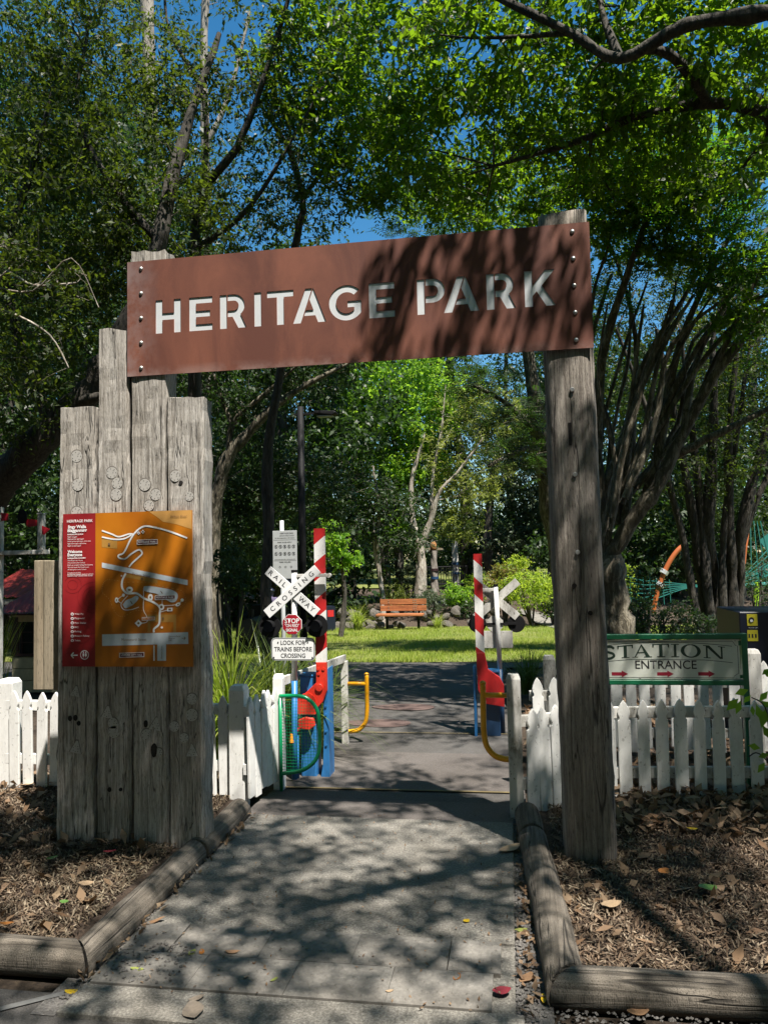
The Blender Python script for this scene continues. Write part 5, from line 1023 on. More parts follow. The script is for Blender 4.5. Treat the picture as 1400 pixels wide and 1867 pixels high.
# --- mottled crepe myrtle at the right
T = Tree('mottled_trunk_tree', 'thick mottled trunk with many limbs fanning up to the right beside the gate post', GX(1128, 10), M['barkG'], M['leafF'], seed=7)
T.limb([(GX(1130, 10) - v((0, 0, .1)), .24), (1128, 1150, 10, .2), (1118, 1080, 10, .185), (1108, 1010, 10, .19)], 14, 4, .05)
for L in ([(1108, 1015, 10, 0.096), (1092, 900, 10, 0.080), (1088, 760, 9.9, 0.068), (1105, 620, 9.8, 0.056), (1150, 480, 9.6, 0.044), (1200, 330, 9.5, 0.032), (1225, 200, 9.4, 0.020)],
          [(1110, 1015, 10, 0.120), (1150, 950, 9.9, 0.100), (1195, 890, 9.8, 0.088), (1245, 790, 9.7, 0.072), (1300, 690, 9.5, 0.060), (1370, 600, 9.4, 0.048), (1450, 500, 9.3, 0.032)],
          [(1175, 915, 9.9, 0.072), (1205, 800, 9.9, 0.064), (1225, 680, 9.8, 0.052), (1265, 560, 9.7, 0.040), (1330, 430, 9.6, 0.028), (1390, 330, 9.5, 0.016)],
          [(1230, 830, 9.8, 0.060), (1310, 790, 9.6, 0.048), (1400, 745, 9.5, 0.036), (1480, 700, 9.4, 0.024)], [(1095, 900, 10, 0.056), (1140, 780, 10.1, 0.044), (1160, 680, 10.2, 0.036), (1150, 560, 10.2, 0.028), (1110, 440, 10.2, 0.016)],
          [(1140, 960, 10, 0.072), (1150, 850, 10.1, 0.060), (1158, 740, 10.2, 0.048), (1200, 620, 10.2, 0.040), (1270, 500, 10.2, 0.028), (1300, 380, 10.2, 0.016)], [(1245, 790, 9.7, 0.044), (1270, 660, 9.8, 0.036), (1330, 540, 9.8, 0.028), (1420, 420, 9.8, 0.016)],
          [(1088, 760, 9.9, 0.040), (1070, 640, 9.9, 0.032), (1085, 520, 9.9, 0.024), (1112, 430, 9.8, 0.018), (1108, 300, 9.7, 0.011)], [(1300, 690, 9.5, 0.036), (1330, 610, 9.4, 0.032), (1400, 470, 9.2, 0.024)]): T.limb(L, 9, 4, .12)
qq = np.random.default_rng(70)
for i in range(18):                                # thinner stems between the main limbs
    f = i / 17; x0 = 1096 + 60 * f + qq.normal(0, 6); y0 = 960 - 80 * f + qq.normal(0, 30); d = 10 + qq.normal(0, .35); sx = 8 + 330 * f ** 1.2; rr = .028 + .016 * qq.random()
    T.limb([(x0, y0, d, rr * 1.2), (x0 + .25 * sx + qq.normal(0, 12), y0 - 130, d, rr), (x0 + .55 * sx + qq.normal(0, 18), y0 - 280, d - .1, rr * .75), (x0 + sx + qq.normal(0, 25), y0 - 430 + 90 * f, d - .2, rr * .45)], 6, 4, .15)
for c, rr, n in (((1250, 430, 9.8), (.9, .8, .6), 40), ((1150, 370, 9.6), (.7, .7, .5), 34), ((1370, 470, 9.4), (.7, .7, .6), 34), ((1330, 330, 9.4), (.9, .8, .5), 40), ((1390, 620, 9.2), (.4, .5, .4), 10), ((1110, 540, 10), (.3, .4, .5), 9), ((1230, 260, 9.6), (1.0, .8, .5), 40)): T.blob(c, rr, n, 8, .2, .8)
T.finish(.30, .1, fern=True)
# --- feathery dark tree whose branches hang behind the gate, right of centre
T = Tree('feathery_tree', 'dark feathery-leaved tree hanging behind the gate right of centre', GX(1040, 14.5), M['barkG'], M['leafB'], seed=8)
T.limb([(GX(1040, 14.5) - v((0, 0, .1)), .2), (1010, 980, 14.5, .17), (985, 800, 14.4, .14), (965, 660, 14.2, .12), (940, 520, 14, .09), (860, 400, 13.6, .05), (780, 360, 13.3, .03)], 10).limb([(985, 800, 14.4, .08), (930, 740, 14, .05), (860, 700, 13.5, .03)], 7).limb([(985, 820, 14.4, .08), (950, 820, 14, .05), (890, 850, 13.6, .03)], 7).limb([(940, 520, 14, .07), (960, 420, 13.8, .05), (1040, 340, 13.5, .03)], 7)
for c, rr, n in (((930, 740, 13.8), (.85, .9, .45), 44), ((940, 830, 13.7), (.8, .8, .35), 34), ((860, 690, 13.6), (.6, .8, .3), 24), ((800, 400, 13.4), (1.1, .9, .45), 40), ((960, 400, 13.6), (1.1, 1, .6), 50), ((1010, 560, 14), (.9, .9, .9), 50), ((690, 360, 13.4), (.5, .6, .25), 14), ((880, 560, 14.2), (1.0, .9, .5), 40)): T.blob(c, rr, n, 9, .26, .6)
T.finish(.34, .1, fern=True)
# --- dark multi-stemmed clump at the right
T = Tree('multi_stemmed_tree', 'clump of black slender stems in shade above the station sign', GX(1300, 13), M['barkD'], M['leafA'], seed=9)
for i, (x0, x1, x2, rr) in enumerate(((1262, 1240, 1190, .07), (1280, 1265, 1235, .09), (1300, 1290, 1300, .13), (1290, 1280, 1262, .08), (1335, 1330, 1330, .1), (1345, 1352, 1400, .12), (1318, 1320, 1345, .07), (1350, 1362, 1440, .06))):
    b = GX((x0 + 1300) / 2, 13 + .15 * (i % 3)); T.limb([(b - v((0, 0, .1)), rr * 1.2), (x0, 1080, 13 + .15 * (i % 3), rr), (x1, 960, 13, rr * .85), (x2, 780, 12.8, rr * .6), (x2 + (x2 - 1300) * .6, 600, 12.5, rr * .35)], 8, 4, .1)
for c, rr, n in (((1260, 830, 12.8), (1.2, .8, .7), 60), ((1380, 800, 12.6), (.9, .8, .8), 50), ((1320, 650, 12.6), (1.2, .9, .8), 50), ((1180, 900, 13.5), (.5, .6, .6), 24), ((1340, 930, 13.5), (.8, .5, .35), 26), ((1180, 560, 13), (1.0, .7, .8), 80), ((1290, 540, 13), (1.0, .7, .8), 80), ((1390, 690, 13), (.9, .7, .9), 70), ((1130, 720, 13.6), (.7, .6, .9), 60), ((1230, 700, 13.4), (.9, .7, .7), 60), ((1150, 430, 12.5), (1.0, .7, .5), 60)): T.blob(c, rr, int(n * 1.3), 30, .2, .6)
T.finish(.085, .032)
# --- grey leaning tree behind the left sleepers' right edge
T = Tree('shaded_tree', 'shaded tree with a bent mossy trunk just right of the left sleepers', GX(388, 13.5), M['barkG'], M['leafB'], seed=10)
T.limb([(GX(386, 13.5) - v((0, 0, .1)), .15), (388, 1010, 13.5, .13), (397, 900, 13.4, .12), (418, 830, 13.3, .105), (455, 785, 13.2, .09), (500, 740, 13.1, .07), (560, 700, 13, .045), (640, 660, 13, .025)], 9, 4, .1).limb([(418, 830, 13.3, .06), (425, 770, 13.2, .05), (480, 720, 13, .035), (560, 650, 12.8, .02)], 7).limb([(425, 780, 13.2, .045), (395, 700, 13.2, .035), (380, 640, 13.2, .02)], 6)
for c, rr, n in (((430, 700, 13.6), (1.2, 1., .7), 100), ((560, 640, 13.6), (1.2, 1., .7), 100), ((480, 850, 14.2), (1.0, .8, .7), 90), ((430, 960, 14.4), (.7, .7, .6), 60), ((350, 620, 13.6), (1., .9, .6), 60), ((560, 900, 14.8), (.9, .8, .8), 70)): T.blob(c, rr, int(n * 1.7), 36, .22, .4)
T.finish(.10, .042)
# --- trees beyond the lawn
def simple_tree(name, label, px, d, trunk, blobs, bark, leaf, L, Wd, nl=36, cr=.3, seed=0, tw=.4, group=None, fern=False):
    T = Tree(name, label, GX(px, d), bark, leaf, seed=seed, group=group); b = GX(px, d)
    for k, tk in enumerate(trunk):
        pts = [(p[0], p[1], p[2] if len(p) > 3 else d, p[-1]) for p in tk]
        if k == 0: pts = [(b - v((0, 0, .2)), tk[0][-1] * 1.15)] + pts
        T.limb(pts, 9, 4, .08)
    for c, rr, n in blobs: T.blob((c[0], c[1], c[2] if len(c) > 2 else d), rr, n, nl, cr, tw)
    T.finish(L, Wd, fern); return T
simple_tree('bright_tree', 'fresh bright green tree standing in the sun above the lawn', 725, 26, [[(728, 1050, .16), (722, 950, .14), (720, 820, .1), (715, 700, .05)]], [((705, 735), (1.5, 1.2, 1.0), 120), ((770, 760), (1.3, 1.2, 1.0), 110), ((690, 860), (1.3, 1., .9), 80), ((760, 850), (1.1, 1., .8), 70), ((640, 790), (1.2, 1., .8), 60), ((735, 660), (1.6, 1.2, .7), 80), ((650, 690), (1.4, 1.2, .8), 70), ((820, 720), (1.0, 1., .8), 50), ((700, 940), (1.0, 1., .7), 40)], M['barkD'], M['leafG'], .15, .085, 40, .3, 11)
simple_tree('paperbark_tree', 'pale forked paperbark tree behind the bench', 764, 25, [[(765, 1080, .2), (768, 1040, .17), (765, 1000, .16), (752, 950, .11), (750, 880, .08), (775, 790, .04)], [(765, 1000, 25, .12), (785, 950, 24.9, .1), (800, 900, 24.8, .075), (835, 860, 24.7, .05), (880, 800, 24.6, .03)], [(785, 950, 24.9, .07), (790, 860, 25, .055), (805, 780, 25, .04), (812, 700, 25, .02)]], [((850, 900), (1.0, .8, .8), 60), ((835, 960), (.7, .6, .5), 34), ((890, 850), (.8, .8, .8), 44), ((800, 830), (.9, .8, .8), 40), ((900, 760), (1.2, 1., .9), 60), ((840, 740), (.8, .8, .7), 30)], M['barkP'], M['leafY'], .15, .05, 38, .26, 12, .5)
simple_tree('grey_green_tree', 'grey-green tree filling the gap left of the tall gate post', 960, 31, [[(895, 1040, .2), (890, 950, .17), (900, 850, .12), (930, 740, .06)]], [((960, 880), (1.6, 1.3, 1.3), 120), ((1000, 960), (1.5, 1.2, 1.0), 100), ((930, 780), (1.5, 1.2, 1.2), 90), ((985, 740), (1.3, 1.2, 1.0), 60), ((940, 990), (1.3, 1.0, .7), 70), ((1020, 840), (1.3, 1.2, 1.2), 80)], M['barkD'], M['leafS'], .18, .08, 40, .34, 13)
simple_tree('small_tree', 'small light green tree left of the bench beside the boom', 618, 19, [[(628, 1090, .06), (625, 1040, .05), (615, 990, .03)]], [((606, 985), (.36, .35, .3), 28), ((618, 1015), (.32, .3, .25), 22), ((640, 1025), (.25, .25, .16), 14), ((600, 955), (.2, .2, .15), 8)], M['barkD'], M['leafG'], .11, .06, 26, .13, 14)
simple_tree('thin_trunk_tree', 'slim pale twin-stemmed tree left of the paperbark, with a dark crown', 697, 24, [[(697, 1090, .09), (692, 1050, .08), (688, 1000, .07), (690, 930, .06), (680, 850, .04)], [(695, 1060, 24, .05), (683, 1010, 24, .045), (682, 950, 24, .035)]], [((660, 900), (1.2, 1., .7), 70), ((720, 920), (.9, .8, .5), 40), ((620, 870), (1., .9, .8), 60), ((650, 960), (1.0, .8, .4), 50), ((730, 985), (1., .8, .35), 44)], M['barkP'], M['leafB'], .14, .06, 38, .26, 15)
q = np.random.default_rng(9); lab = []
bgd = [(510, 23.5, 470), (-150, 15, -60), (10, 17, -40), (120, 19, 60), (215, 16.5, 200), (-260, 24, 560), (-120, 28, 480), (30, 26, 420), (130, 33, 400), (240, 27, 470), (340, 36, 430), (430, 25, 540), (500, 34, 455), (575, 30, 500), (640, 42, 560), (700, 36, 540), (790, 44, 470), (850, 34, 440), (930, 46, 520), (1010, 38, 420), (1090, 30, 560), (1170, 36, 640), (1240, 26, 660), (1330, 34, 600), (1420, 27, 520), (1560, 30, 420), (1700, 33, 400)]
names = ['in shade between the lamp post and the left sleepers', 'outside the left picture edge, nearest', 'tall at the left picture edge', 'tall above the board', 'tall above the second sleeper', 'far left edge of the picture', 'far left, just inside the picture edge', 'above the red hut roof', 'above the tan board', 'behind the shortest sleeper', 'behind the tallest sleeper', 'just right of the left sleepers', 'left of the lamp post', 'behind the lamp post', 'right of the lamp head', 'under the middle of the sign', 'under the letters of the second word', 'behind the paperbark', 'left of the tall gate post', 'behind the tall gate post', 'right of the tall gate post', 'behind the mottled trunk', 'above the station sign', 'above the bin enclosure', 'far right edge of the picture', 'beyond the right picture edge', 'farthest beyond the right picture edge']
for i, (px, d, yt) in enumerate(bgd):
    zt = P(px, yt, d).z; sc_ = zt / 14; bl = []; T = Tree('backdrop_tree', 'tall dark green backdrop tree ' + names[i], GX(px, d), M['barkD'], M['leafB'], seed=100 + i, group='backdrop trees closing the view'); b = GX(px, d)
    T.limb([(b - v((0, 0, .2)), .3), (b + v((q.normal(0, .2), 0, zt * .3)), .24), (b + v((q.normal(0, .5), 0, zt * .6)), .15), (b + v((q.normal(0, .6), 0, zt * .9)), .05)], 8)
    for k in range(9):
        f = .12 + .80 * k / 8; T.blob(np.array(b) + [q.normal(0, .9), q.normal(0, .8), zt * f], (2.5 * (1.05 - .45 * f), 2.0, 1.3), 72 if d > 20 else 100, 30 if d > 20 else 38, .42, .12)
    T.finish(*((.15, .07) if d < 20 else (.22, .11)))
# unseen trees added behind and beside the camera to block sky light
for i, (x, y, h, nm) in enumerate(((-9, -7, 12, 'left behind the viewer'), (-2.5, -10, 13, 'straight behind the viewer'), (4.5, -9, 12, 'right behind the viewer'), (10.5, -3.5, 12, 'far right of the street'), (-11, -.5, 11, 'far left of the street'), (12, 3.5, 12, 'far right beside the beds'), (-12.5, 6, 12, 'far left beside the hut'), (-4.8, -5.5, 11, 'close behind the viewer on the left'), (1.5, -6.5, 12, 'close behind the viewer'), (7, -6, 11.5, 'close behind the viewer on the right'), (-7.2, 1.2, 10, 'left of the viewer beside the street'), (9, .6, 11, 'right of the viewer beside the street'))):
    T = Tree('sky_block_tree', 'leafy tree added to block sky light, standing ' + nm, (x, y, 0), M['barkD'], M['leafB'], seed=200 + i, group='unseen trees added to block sky light')
    T.limb([(v((x, y, -.1)), .28), (v((x + .2, y, h * .3)), .2), (v((x - .2, y + .2, h * .6)), .14), (v((x, y, h * .9)), .05)], 8)
    for k in range(7): f = .2 + .75 * k / 6; T.blob(np.array([x + q.normal(0, .8), y + q.normal(0, .8), h * f]), (3.4 * (1.1 - .5 * f), 3.0, 1.5), 80, 30, .5, .1)
    T.finish(.32, .17)
# --- shrubs
def shrub(name, label, px, py, d, rr, n, leaf, L, Wd, nl=26, cr=.16, seed=0, group=None, base=None):
    c = P(px, py, d); b = base or v((c.x, c.y, gz(c.y))); T = Tree(name, label, b, M['barkD'], leaf, cat='shrub', seed=seed, group=group, crownname='foliage'); r = np.random.default_rng(seed)
    for k in range(6):
        e = np.array(c) + unit(r.normal(0, 1, (1, 3)))[0] * np.array(rr) * .6; T.limb([(np.array(b) - [0, 0, .05], .035), ((np.array(b) * .4 + e * .6) + r.normal(0, .05, 3), .022), (e, .01)], 5, 3)
    T.blob(c, rr, n, nl, cr, .5, .2, filt=above(b.z + .02)); T.finish(L, Wd, filt=above(b.z)); return T
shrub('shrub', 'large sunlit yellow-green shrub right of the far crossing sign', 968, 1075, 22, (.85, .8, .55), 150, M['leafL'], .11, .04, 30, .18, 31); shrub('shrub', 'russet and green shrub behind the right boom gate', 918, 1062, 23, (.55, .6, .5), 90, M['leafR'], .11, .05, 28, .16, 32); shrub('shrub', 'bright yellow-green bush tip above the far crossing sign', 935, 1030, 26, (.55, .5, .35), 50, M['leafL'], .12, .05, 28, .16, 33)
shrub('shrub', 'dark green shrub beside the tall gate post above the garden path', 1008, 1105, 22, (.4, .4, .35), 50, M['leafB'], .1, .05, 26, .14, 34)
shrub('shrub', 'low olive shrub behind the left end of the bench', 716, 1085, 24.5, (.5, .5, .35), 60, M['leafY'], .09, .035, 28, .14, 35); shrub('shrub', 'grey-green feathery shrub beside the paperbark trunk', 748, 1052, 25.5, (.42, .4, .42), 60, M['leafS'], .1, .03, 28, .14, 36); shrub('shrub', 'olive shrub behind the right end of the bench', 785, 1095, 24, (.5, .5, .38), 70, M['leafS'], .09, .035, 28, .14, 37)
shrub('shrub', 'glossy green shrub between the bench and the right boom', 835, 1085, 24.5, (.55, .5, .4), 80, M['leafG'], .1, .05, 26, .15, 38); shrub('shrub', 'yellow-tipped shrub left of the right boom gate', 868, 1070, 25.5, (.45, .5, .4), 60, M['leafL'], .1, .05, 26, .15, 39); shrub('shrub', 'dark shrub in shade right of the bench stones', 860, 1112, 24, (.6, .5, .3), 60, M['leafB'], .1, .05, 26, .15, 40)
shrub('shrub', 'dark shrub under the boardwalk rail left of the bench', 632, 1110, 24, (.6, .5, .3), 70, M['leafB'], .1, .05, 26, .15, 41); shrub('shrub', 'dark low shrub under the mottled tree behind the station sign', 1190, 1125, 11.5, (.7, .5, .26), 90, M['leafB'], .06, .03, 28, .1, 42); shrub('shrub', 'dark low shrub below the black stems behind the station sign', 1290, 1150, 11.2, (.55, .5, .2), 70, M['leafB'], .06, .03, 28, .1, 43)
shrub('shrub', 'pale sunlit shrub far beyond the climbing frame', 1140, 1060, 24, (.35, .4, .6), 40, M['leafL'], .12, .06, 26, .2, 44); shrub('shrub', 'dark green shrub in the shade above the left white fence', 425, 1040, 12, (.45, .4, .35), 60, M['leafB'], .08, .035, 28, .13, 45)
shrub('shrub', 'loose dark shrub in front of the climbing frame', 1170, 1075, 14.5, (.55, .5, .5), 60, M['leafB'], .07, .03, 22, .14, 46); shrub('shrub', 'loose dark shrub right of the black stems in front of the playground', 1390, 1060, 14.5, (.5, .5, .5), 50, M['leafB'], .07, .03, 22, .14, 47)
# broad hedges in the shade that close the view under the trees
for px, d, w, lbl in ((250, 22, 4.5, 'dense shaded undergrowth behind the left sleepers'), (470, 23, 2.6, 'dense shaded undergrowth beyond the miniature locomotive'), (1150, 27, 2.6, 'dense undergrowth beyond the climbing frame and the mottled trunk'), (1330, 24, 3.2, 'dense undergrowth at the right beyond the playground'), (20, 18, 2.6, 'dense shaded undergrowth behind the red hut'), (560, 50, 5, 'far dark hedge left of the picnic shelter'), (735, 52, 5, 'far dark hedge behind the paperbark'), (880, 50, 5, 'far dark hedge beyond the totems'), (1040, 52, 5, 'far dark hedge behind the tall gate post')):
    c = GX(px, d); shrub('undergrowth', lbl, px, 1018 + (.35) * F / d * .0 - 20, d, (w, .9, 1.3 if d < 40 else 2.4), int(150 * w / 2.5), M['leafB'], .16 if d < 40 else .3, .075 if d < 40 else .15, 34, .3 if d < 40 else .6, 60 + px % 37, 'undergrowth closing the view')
# strap-leaved plants
def straps(label, loc, n, L, spread, w=.012, m='strap', seed=0, name='strap_leaf_plant'):
    r = np.random.default_rng(seed); loc = np.array(loc); K = 6; az = r.uniform(0, 2 * math.pi, n); l = L * r.uniform(.55, 1.15, n); el = r.uniform(.15, spread, n); V = []
    b = loc + np.stack([r.normal(0, .05, n), r.normal(0, .05, n), np.zeros(n)], 1); dx = np.stack([np.cos(az), np.sin(az), np.zeros(n)], 1); sd = np.stack([-np.sin(az), np.cos(az), np.zeros(n)], 1)
    pts = []
    for k in range(K):
        u = k / (K - 1); th = el * u * 1.35; R_ = l * u; pts.append((b + dx * (R_ * np.sin(th))[:, None] + np.array([0, 0, 1]) * (R_ * np.cos(th))[:, None], w * (1 - u) ** .7 + .0006))
    F4 = []
    verts = np.concatenate([np.stack([p - sd * ww / 2, p + sd * ww / 2], 1)[None] for p, ww in pts], 0)   # K, n, 2, 3
    me = bpy.data.meshes.new('blades'); vv = verts.transpose(1, 0, 2, 3).reshape(-1, 3)
    fs = [(i * 2 * K + 2 * k, i * 2 * K + 2 * k + 1, i * 2 * K + 2 * k + 3, i * 2 * K + 2 * k + 2) for i in range(n) for k in range(K - 1)]
    me.from_pydata(vv.tolist(), [], fs); t = thing(name, label, 'plant', loc, 'strap-leaved plants'); tag(link('blades', me, M[m], t), kind='stuff'); return t
straps('arching strap-leaved plant in the sun beside the left sleepers', (-2.25, 5.95, 0), 340, 1.15, 1.1, .02, 'grass', seed=1); straps('arching strap-leaved plant just behind the left fence corner', (-1.98, 6.3, 0), 280, 1.05, 1.1, .018, seed=2); straps('strap-leaved plant behind the crossing warning plate', (-1.85, 7.2, 0), 180, .85, 1.1, .015, seed=3); straps('strap-leaved plant between the blue stand and the white post', (-1.62, 6.15, 0), 150, .62, 1.2, .012, seed=4); straps('strap-leaved plant at the foot of the rules sign', (-2.35, 7.6, 0), 180, .9, 1.0, .015, seed=5)
straps('strap-leaved plant beyond the right boom gate', (.15, 9.2, 0), 180, .62, .9, .013, seed=6); straps('strap-leaved plant behind the right fence post', (.55, 8.9, 0), 160, .65, .9, .013, seed=7); straps('tall reedy plant beside the red hut', (W(-14, 1200, 7.9).x, 7.9, 0), 130, 1.1, .3, .016, 'grass', seed=8); straps('pale grassy tuft left of the bench', GX(650, 21.8), 220, .8, 1.1, .02, 'grass', seed=9); straps('small grassy tuft among the stones right of the bench', GX(795, 22), 90, .5, 1., .016, 'grass', seed=10)
p = GX(1340, 10.5); straps('thin grassy plant in front of the black stems', p, 90, .95, .5, .01, seed=11)
# leafy sprig at the right edge, in front of the fence
T = Tree('leafy_sprig', 'leafy sprig hanging in front of the fence at the right edge', G(1420, 1500), M['barkD'], M['leafG'], cat='plant', seed=50, crownname='leaves')
T.limb([(G(1430, 1500), .008), (1425, 1420, 4.75, .007), (1405, 1350, 4.7, .006), (1395, 1290, 4.7, .005), (1370, 1272, 4.7, .003)], 5).limb([(1425, 1420, 4.75, .005), (1385, 1375, 4.72, .003), (1365, 1380, 4.7, .002)], 5)
V = []
for px, py, dx, dy in ((1352, 1262, -18, 6), (1335, 1285, -16, 16), (1346, 1290, -6, 18), (1362, 1275, 10, -10), (1372, 1296, 2, 14), (1384, 1300, 8, 22), (1392, 1310, -6, 26), (1398, 1285, 16, 10), (1392, 1270, 12, -14), (1396, 1225, -10, 8), (1375, 1362, -16, -4), (1392, 1378, -14, 4), (1388, 1400, -10, 14), (1398, 1336, 12, 20), (1400, 1230, 14, 10)):
    a, b = np.array(P(px - dx * .7, py - dy * .7, 4.7)), np.array(P(px + dx * .7, py + dy * .7, 4.68)); m = (a + b) / 2; s = np.cross(b - a, np.array([.1, -1, .25])); s = s / np.linalg.norm(s) * np.linalg.norm(b - a) * .24; V += [a, m + s, b, m - s]
tag(link('leaves', fastmesh('leaves', np.array(V), 4, len(V) // 4), M['leafG'], T.t), kind='stuff'); T.finish(.05, .02)
# ------------------------------------------------------------------ grass, chips, litter
r = np.random.default_rng(77); n = 150000
px_, py_ = r.uniform(-9, 6, n), 12.7 + (r.uniform(0, 1, n) ** 1.3) * 9.6; zz = np.interp(py_, GY, GZ); b = np.stack([px_, py_, zz], 1); az = r.uniform(0, 2 * math.pi, n); h = r.uniform(.03, .085, n) * (1 + .5 * np.sin(px_ * 3) * np.sin(py_ * 2)); ln = np.stack([np.cos(az), np.sin(az), np.zeros(n)], 1); sd = np.stack([-np.sin(az), np.cos(az), np.zeros(n)], 1) * .006
kp = (np.sin(px_ * 1.1 + 2) * np.sin(py_ * .9) + .5 * np.sin(px_ * 2.7) * np.sin(py_ * 2.1 + 1) + r.normal(0, .45, n)) > -.55; b, sd, ln, h = b[kp], sd[kp], ln[kp], h[kp]; n = int(kp.sum())
V = np.stack([b - sd, b + sd, b + ln * (h * .5)[:, None] + np.array([0, 0, 1]) * h[:, None]], 1).reshape(-1, 3)
tag(link('lawn_grass', fastmesh('lawn_grass', V, 3, n), M['grass']), 'short sunlit lawn grass in front of the bench', 'grass', kind='stuff')
def chips(name, label, x0, x1, y0, y1, h, n, L, Wd, m, seed, flat=.86, lift=.02, cat='mulch'):
    r = np.random.default_rng(seed); C = np.stack([r.uniform(x0, x1, n), r.uniform(y0, y1, n), h + r.uniform(.0, lift, n) + .012 * 0], 1)
    return tag(link(name, fastmesh(name, leaf_quads(C, L, Wd, 0, flat, r) * np.array([1, 1, 1]), 4, n), M[m]), label, cat, kind='stuff')
chips('mulch_chips', 'brown bark mulch chips over the left bed', -4.6, -1.84, 2.98, 5.4, .055, 46000, .036, .008, 'chip', 1); chips('mulch_chips', 'brown bark mulch chips over the right bed', .18, 3.2, 3.06, 5.5, .052, 52000, .036, .008, 'chip', 2)
chips('leaf_litter', 'dry brown leaf litter against the left fence', -4.6, -1.9, 3.9, 5.3, .075, 600, .09, .04, 'litter', 3, .75, .03, 'leaves'); chips('leaf_litter', 'dry brown leaf litter heaped against the right fence', .5, 3.2, 4.5, 5.5, .07, 1700, .085, .04, 'litter', 4, .7, .06, 'leaves'); chips('leaf_litter', 'scattered dry leaves on the right mulch', .2, 3.0, 3.1, 4.6, .062, 260, .09, .04, 'litter', 5, .8, .02, 'leaves'); chips('leaf_litter', 'scattered dry leaves on the left mulch', -4.4, -1.9, 3.0, 4.0, .065, 160, .08, .036, 'litter', 6, .8, .02, 'leaves'); chips('leaf_litter', 'dry leaves on the ground between the white fences', .1, 3.6, 5.5, 8.5, .05, 1500, .12, .05, 'litter', 7, .8, .03, 'leaves'); chips('leaf_litter', 'leaf litter under the bank behind the bench', -9, 4, 23.2, 27, -.2, 10, .2, .1, 'litter', 8, .8, .03, 'leaves')
chips('path_debris', 'tiny leaf flecks and bark bits scattered over the concrete path', -1.62, .0, 2.75, 4.8, .027, 420, .018, .008, 'litter', 12, .9, .004, 'leaves'); chips('path_debris', 'dry leaves gathered in the gutter beside the right log', -.02, .06, 2.8, 4.8, .012, 130, .05, .022, 'litter', 13, .8, .02, 'leaves'); chips('path_debris', 'dry leaves gathered beside the left log', -1.70, -1.6, 2.8, 4.7, .024, 120, .045, .02, 'litter', 14, .8, .02, 'leaves')
def pebbles(name, label, x0, x1, y0, y1, n, seed, z=.006):
    r = np.random.default_rng(seed); mb = MB(); oc = [(1, 0, 0), (0, 1, 0), (-1, 0, 0), (0, -1, 0), (0, 0, 1), (0, 0, -1)]; of = [(0, 1, 4), (1, 2, 4), (2, 3, 4), (3, 0, 4), (1, 0, 5), (2, 1, 5), (3, 2, 5), (0, 3, 5)]
    for i in range(n):
        s = r.uniform(.003, .009); c = (r.uniform(x0, x1), r.uniform(y0, y1), z + s * .4); R3 = Matrix.Rotation(r.uniform(0, 6), 3, 'Z'); mb.add([Vector(c) + R3 @ Vector((p[0] * s * r.uniform(.8, 1.3), p[1] * s, p[2] * s * .7)) for p in oc], of)
    return tag(mb.build(name, M['gravel'], None), label, 'gravel', kind='stuff')
pebbles('gravel', 'loose gravel between the path and the right log kerb', -.025, .05, 2.7, 4.7, 1400, 1); pebbles('gravel', 'loose gravel between the path and the left log kerb', -1.69, -1.65, 2.7, 4.6, 700, 2); pebbles('gravel', 'loose grit washed onto the tactile paving', -1.6, -1.3, 2.8, 3.1, 160, 3, .026); pebbles('gravel', 'white stones at the foot of the right front log', .0, 1.2, 2.74, 2.86, 500, 4, .004)
# single fallen leaves one can point to
def leafmesh(kind, seed):
    r = np.random.default_rng(seed); n = 7; V = []; Fc = []
    for i in range(n):
        u = i / (n - 1); w = (.28 if kind == 0 else .38 if kind == 1 else .2) * math.sin(math.pi * min(1, u * .93 + .04)) ** .8
        z = .16 * (u - .5) ** 2 * 4 * r.uniform(.3, .8); V += [(u - .5, w, z + .12 * w), (u - .5, 0, z * .8), (u - .5, -w, z + .18 * w)]
    for i in range(n - 1): a = 3 * i; Fc += [(a, a + 1, a + 4, a + 3), (a + 1, a + 2, a + 5, a + 4)]
    return MB().add(V, Fc).mesh('fallen_leaf', smooth=True)
LM = [leafmesh(k % 3, k) for k in range(3)]
def lm(n, c): m = NT(n); a = m.noise(m.coord((8, 8, 8)), 1, 3); return m.set(Base_Color=m.mix(a, c, tuple(x * .45 for x in c)), Roughness=.55)
LC = {'red': lm('red_leaf', (.30, .035, .05)), 'yellow': lm('yellow_leaf', (.75, .5, .02)), 'orange': lm('orange_leaf', (.42, .16, .03)), 'brown': lm('brown_leaf', (.34, .2, .11)), 'tan': lm('tan_leaf', (.45, .32, .2)), 'lime': lm('lime_leaf', (.34, .38, .09)), 'green': lm('green_leaf', (.09, .2, .04)), 'grey': lm('grey_leaf', (.28, .23, .18))}
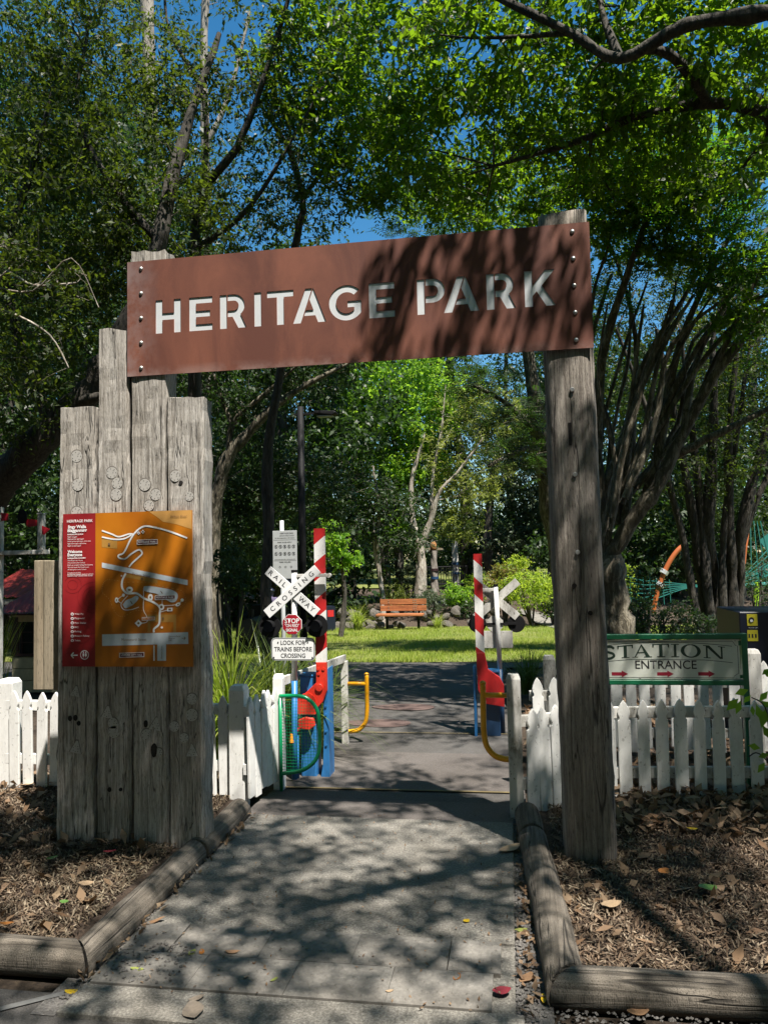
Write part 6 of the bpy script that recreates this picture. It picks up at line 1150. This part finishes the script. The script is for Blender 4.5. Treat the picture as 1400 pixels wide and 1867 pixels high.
for i, (px, py, up, L, c, k, rot, lb) in enumerate(((915, 1808, .024, .068, 'red', 1, .2, 'red fallen leaf on the tactile paving beside the right gravel'), (833, 1783, .024, .05, 'orange', 0, 1.3, 'orange fallen leaf on the right half of the tactile paving'), (850, 1680, .024, .035, 'yellow', 1, .9, 'small yellow leaf on the concrete path near its right edge'), (950, 1697, .012, .055, 'lime', 0, .1, 'pale lime leaf in the gravel beside the right log'), (352, 1845, .024, .10, 'grey', 1, 2.1, 'curled grey-brown leaf on the front threshold, largest on the paving'), (358, 1822, .024, .06, 'grey', 0, .7, 'smaller grey leaf just behind the largest curled one'), (280, 1682, .026, .10, 'brown', 2, .6, 'long brown leaf between the left log and the path'), (205, 1766, .012, .065, 'lime', 1, .2, 'lime green leaf in the grit beside the left log'), (132, 1810, .008, .06, 'yellow', 0, .1, 'yellow leaf on the street by the left log end'), (250, 1768, .026, .055, 'lime', 2, .1, 'narrow lime leaf on the left end of the tactile paving'), (350, 1738, .026, .045, 'lime', 0, 1.4, 'pale green upright leaf on the upper row of tactile tiles'), (368, 1737, .026, .04, 'orange', 0, 2., 'small orange leaf right of the pale green one on the tiles'), (424, 1737, .026, .06, 'brown', 0, .3, 'brown leaf in the middle of the upper tactile row'), (500, 1787, .026, .04, 'lime', 2, 1.1, 'thin green leaf on the lower tactile row'), (446, 1783, .026, .035, 'tan', 0, .2, 'small tan leaf on the lower tactile row'), (930, 1548, .03, .15, 'tan', 2, .7, 'large pale curled leaf leaning on the right log'), (1115, 1650, .085, .085, 'tan', 1, .1, 'pale curled leaf on the right mulch in front of the post'), (1290, 1620, .085, .09, 'green', 1, .4, 'bright green leaf on the right mulch'), (1262, 1512, .085, .06, 'yellow', 0, .1, 'yellow leaf near the right picket fence'), (960, 1785, .014, .07, 'brown', 1, .9, 'brown leaf in the gravel beside the thick front log'), (1163, 1847, .012, .08, 'brown', 0, .3, 'brown leaf in front of the thick right log'), (991, 1822, .014, .05, 'yellow', 2, 1.6, 'yellow leaf by the corner of the right logs'), (95, 1565, .09, .055, 'green', 0, .5, 'bright green leaf on the left mulch in front of the sleepers'), (117, 1645, .09, .04, 'green', 1, .2, 'small green leaf on the left mulch near the front'), (157, 1612, .09, .07, 'tan', 1, .3, 'tan leaf in the middle of the left mulch'), (48, 1432, .09, .11, 'tan', 1, 1.3, 'large pale star-like leaf under the left picket fence'), (200, 1553, .09, .07, 'red', 2, .1, 'reddish leaf at the foot of the second sleeper'), (12, 1685, .09, .06, 'orange', 0, .2, 'orange leaf at the left picture edge on the mulch'), (1210, 1590, .09, .07, 'orange', 1, .9, 'orange leaf in the sunny patch of the right mulch'), (1155, 1490, .09, .08, 'tan', 0, .2, 'tan leaf among the litter by the right fence'), (1410 - 700, 1808, .026, .03, 'tan', 0, .4, 'tiny tan leaf in the middle of the front paving'))):
    p = G(px, py, up); o = link('fallen_leaf', LM[k], None, None, (p.x, p.y, p.z), (random.uniform(-.15, .15), random.uniform(-.15, .15), rot), (L, L, L)); me = LM[k].copy(); me.materials.clear(); me.materials.append(LC[c]); o.data = me; tag(o, lb, 'leaf', 'single fallen leaves')
